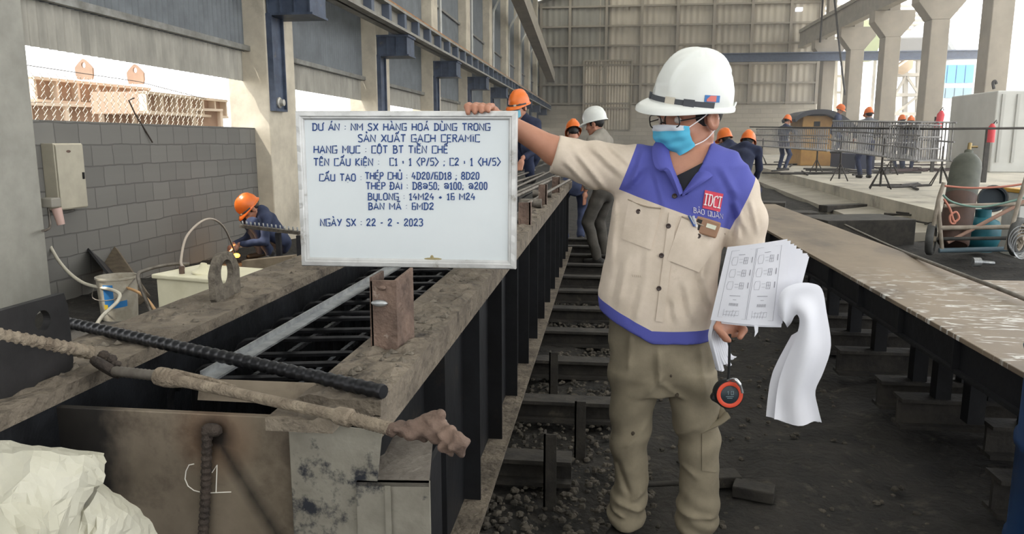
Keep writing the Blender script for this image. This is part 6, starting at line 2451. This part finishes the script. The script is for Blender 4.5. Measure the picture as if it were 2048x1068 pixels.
# fire extinguishers
for k, (x, y, Y, nm) in enumerate(((1877, 240, 24, 'red fire extinguisher hanging between the two right columns'), (1983, 266, 18, 'red gas bottle standing right of the nearest right column'))):
    c = AY(x, y, Y)
    t = thing('fire_extinguisher', nm, 'fire extinguisher', c)
    s = Y / 24 * 1.1
    obj('bottle', MB().lathe(c + Vector((0, 0, -.25 * s)), (.12 * (1 - k), 0, 1), [(0, 0), (0, .09 * s), (.4 * s, .09 * s), (.47 * s, .05 * s), (.5 * s, .03 * s), (.5 * s, 0)], 16), mat('signal red', (196, 52, 60), rough=.4), t)
    obj('nozzle', MB().tube([c + Vector((.02, 0, .24 * s)), c + Vector((.08 * s, -.02, .34 * s)), c + Vector((.1 * s, -.02, .25 * s))], .015, 5), M_black, t)
    obj('stand', MB().box(c.x - .05, c.x + .05, Y + .12, Y + .17, ZP, c.z + .1), M_tres, t)

# hoist chains hanging from the right crane girder
for k, (x0, x1, y1) in enumerate(((1646, 1640, 85), (1668, 1690, 190))):
    pts = [AY(x0, -10, 42), AY((x0 + x1) / 2, y1 * .5, 42), AY(x1, y1, 42)]
    tag(obj('hoist_cable', MB().tube(smooth_path(pts, 6), .05, 6), M_tres), ['dark hoist cable hanging by the right columns, left one', 'dark hoist cable hanging by the right columns, right one'][k], 'cable')
tag(obj('floodlight', MB().cbox(AY(1598, 19, 53.7), (.4, .35, .22)), mat('floodlight', (230, 232, 235), emit=((235, 240, 255), 1.5))), 'small white floodlight glowing at the top right of the far wall', 'lamp')

# ---- outside on the right: canopy, hopper tower, conveyor, glass building, white container
M_pale = mat('pale sunlit steel', (186, 180, 168), (168, 162, 150), rough=.8, scale=.6)
cn = thing('canopy', 'pale open roof of close purlins outside beyond the right columns', 'canopy', (26, 60, 9))
for k in range(9):
    z = AY(1700, 14 + 5.4 * k * 1.3, 62).z
    a, b2 = AY(1622, 12 + 7 * k, 62), AY(1800 + 18 * (8 - k), 12 + 7 * k, 62)
    obj('purlin', MB().bar(a + Vector((0, .6 * k, 0)), b2 + Vector((0, .6 * k, 0)), .25, .16), M_pale, cn)
obj('roof_sheet', MB().prism([AY(1800, 60, 66), AY(1950, 52, 58), AY(1955, 30, 62), AY(1810, 48, 70)], (0, 0, .2)), mat('white roof sheet', (214, 214, 210), rough=.6), cn)
obj('brace', MB().bar(AY(1872, 55, 60), AY(1908, 112, 58), .35, .5), mat('grey steel brace', (120, 122, 122), rough=.7), cn)
obj('brace', MB().bar(AY(1870, 118, 58), AY(1910, 112, 58), .3, .5), mat('grey steel brace', (120, 122, 122)), cn)
# hopper on legs
hp = thing('hopper', 'pale green hopper on legs outside between the right columns', 'hopper', AY(1735, 110, 62))
c = AY(1735, 78, 62)
obj('bin', MB().hexa([tuple(c + Vector(v)) for v in ((-.5, 0, -1.6), (.5, 0, -1.6), (.5, 1, -1.6), (-.5, 1, -1.6), (-1.1, -.4, .2), (1.1, -.4, .2), (1.1, 1.4, .2), (-1.1, 1.4, .2))]).box(c.x - 1.1, c.x + 1.1, c.y - .4, c.y + 1.4, c.z + .2, c.z + 1.3), mat('pale green hopper paint', (164, 172, 132), rough=.7), hp)
for sx in (-1.1, 1.1):
    for sy in (-.3, 1.3):
        obj('leg', MB().bar((c.x + sx, c.y + sy, 0), (c.x + sx, c.y + sy, c.z + .3), .18, .18), M_pale, hp)
tw = thing('steel_tower', 'cluttered steel tower with platforms outside behind the middle right columns', 'tower', AY(1815, 200, 58))
for i, x in enumerate((1788, 1812, 1838)):
    obj('post', MB().bar((AY(x, 262, 58).x, 58, .5), AY(x, 80, 58), .3, .3), M_pale, tw)
for i, y in enumerate((118, 150, 190, 228)):
    obj('deck', MB().bar(AY(1775, y, 58), AY(1840, y, 58), .9, .22), M_pale, tw)
for i, (a, b2) in enumerate((((1790, 228), (1836, 192)), ((1812, 150), (1838, 190)), ((1790, 190), (1812, 152)))):
    obj('brace', MB().bar(AY(*a, 57.7), AY(*b2, 57.7), .16, .16), M_pale, tw)
obj('motor_housing', MB().cbox(AY(1812, 93, 57.5), (2.0, 1.4, 1.1)), mat('dark motor grey', (112, 110, 106), rough=.7), tw, .1)
obj('chute', MB().cyl(AY(1803, 126, 57), AY(1815, 142, 57), .9, .4, 12), mat('buff chute', (190, 168, 140), rough=.8), tw)
for k, (x0, x1, y0, y1, Y, nm) in enumerate(((1622, 1650, 100, 255, 64, 'pale steel scaffold outside left of the second hoist cable'), (1672, 1700, 120, 250, 66, 'pale steel scaffold outside just right of the hoist cables'))):
    t = thing('scaffold', nm, 'scaffold', AY(x0, y1, Y))
    for x in (x0, (x0 + x1) / 2, x1):
        obj('post', MB().bar((AY(x, y1, Y).x, Y, .5), AY(x, y0, Y), .25, .25), M_pale, t)
    for j in range(5):
        y = y0 + (y1 - y0) * j / 4
        obj('beam', MB().bar(AY(x0, y, Y), AY(x1, y, Y), .2, .2), M_pale, t)
lw = thing('shed', 'long low grey shed far outside behind the right columns', 'shed', (30, 84, .5))
obj('wall', MB().box(16, 62, 84, 90, .5, 3.0), mat('grey shed wall', (128, 126, 120), (108, 106, 100), rough=.9, scale=.4), lw)
obj('roof', MB().prism([(15.5, 83.5, 3.0), (15.5, 87, 4.0), (15.5, 90.5, 3.0)], (47, 0, 0)), mat('shed roof', (150, 148, 142), rough=.7), lw)
for i in range(12):
    obj('shed_opening', MB().box(17 + 3.6 * i, 18.8 + 3.6 * i, 83.95, 84.05, .8, 2.5), mat('dark opening', (66, 64, 60), rough=.9), lw)
gb = thing('glass_building', 'blue glass fronted building outside between the two nearest right columns', 'building', AY(1910, 230, 75))
A_, B_ = AY(1868, 262, 75), AY(1945, 60, 75)
obj('wall', MB().box(A_.x, B_.x + 4, 75.3, 80, .45, AY(1900, 118, 75).z), mat('pale render', (208, 212, 214), rough=.8), gb)
M_bglass = mat('blue glass', (76, 140, 196), (96, 158, 208), rough=.15, scale=.3)
for i in range(4):
    x0, x1 = AY(1876 + 18 * i, 150, 75.2).x, AY(1892 + 18 * i, 150, 75.2).x
    obj('pane', MB().box(x0, x1, 75.1, 75.3, AY(1900, 166, 75.2).z, AY(1900, 130, 75.2).z), M_bglass, gb)
    obj('pane', MB().box(x0, x1, 75.1, 75.3, AY(1900, 196, 75.2).z, AY(1900, 176, 75.2).z), mat('grey glass', (120, 146, 160), rough=.2), gb)
tb = thing('container', 'large pale grey cabin outside at the right edge below the bright sky', 'container', (AY(1990, 290, 24).x, 24, ZP))
A_, B_ = AY(1984, 292, 24), AY(2140, 180, 24)
obj('shell', MB().box(A_.x, B_.x, 24, 27, ZP, B_.z), mat('pale grey cabin', (196, 196, 190), (180, 180, 174), rough=.7, scale=1), tb, .04)
for x in (2000, 2030):
    obj('ridge', MB().box(AY(x, 240, 23.97).x, AY(x, 240, 23.97).x + .08, 23.95, 24.0, ZP + .3, B_.z - .1), mat('cabin ridge', (170, 170, 164)), tb)
obj('roof_hook', MB().tube(smooth_path([AY(1988, 178, 23.9), AY(1986, 166, 23.9), AY(1990, 162, 23.9), AY(1993, 168, 23.9)], 4), .04, 6), M_tres, tb)
# ================================================================== dusty air in the depth of the hall
m = bpy.data.materials.new('dusty air')
m.use_nodes = True
nt = m.node_tree
nt.nodes.remove(nt.nodes['Principled BSDF'])
vs = nt.nodes.new('ShaderNodeVolumeScatter')
vs.inputs['Density'].default_value = .008
vs.inputs['Anisotropy'].default_value = .4
nt.links.new(vs.outputs[0], nt.nodes['Material Output'].inputs['Volume'])
hz = obj('dusty_air', MB().box(-4.5, 34, 9.6, 53.5, .55, 9.5), m)
tag(hz, 'thin dusty haze hanging in the depth of the hall', 'haze', kind='stuff')
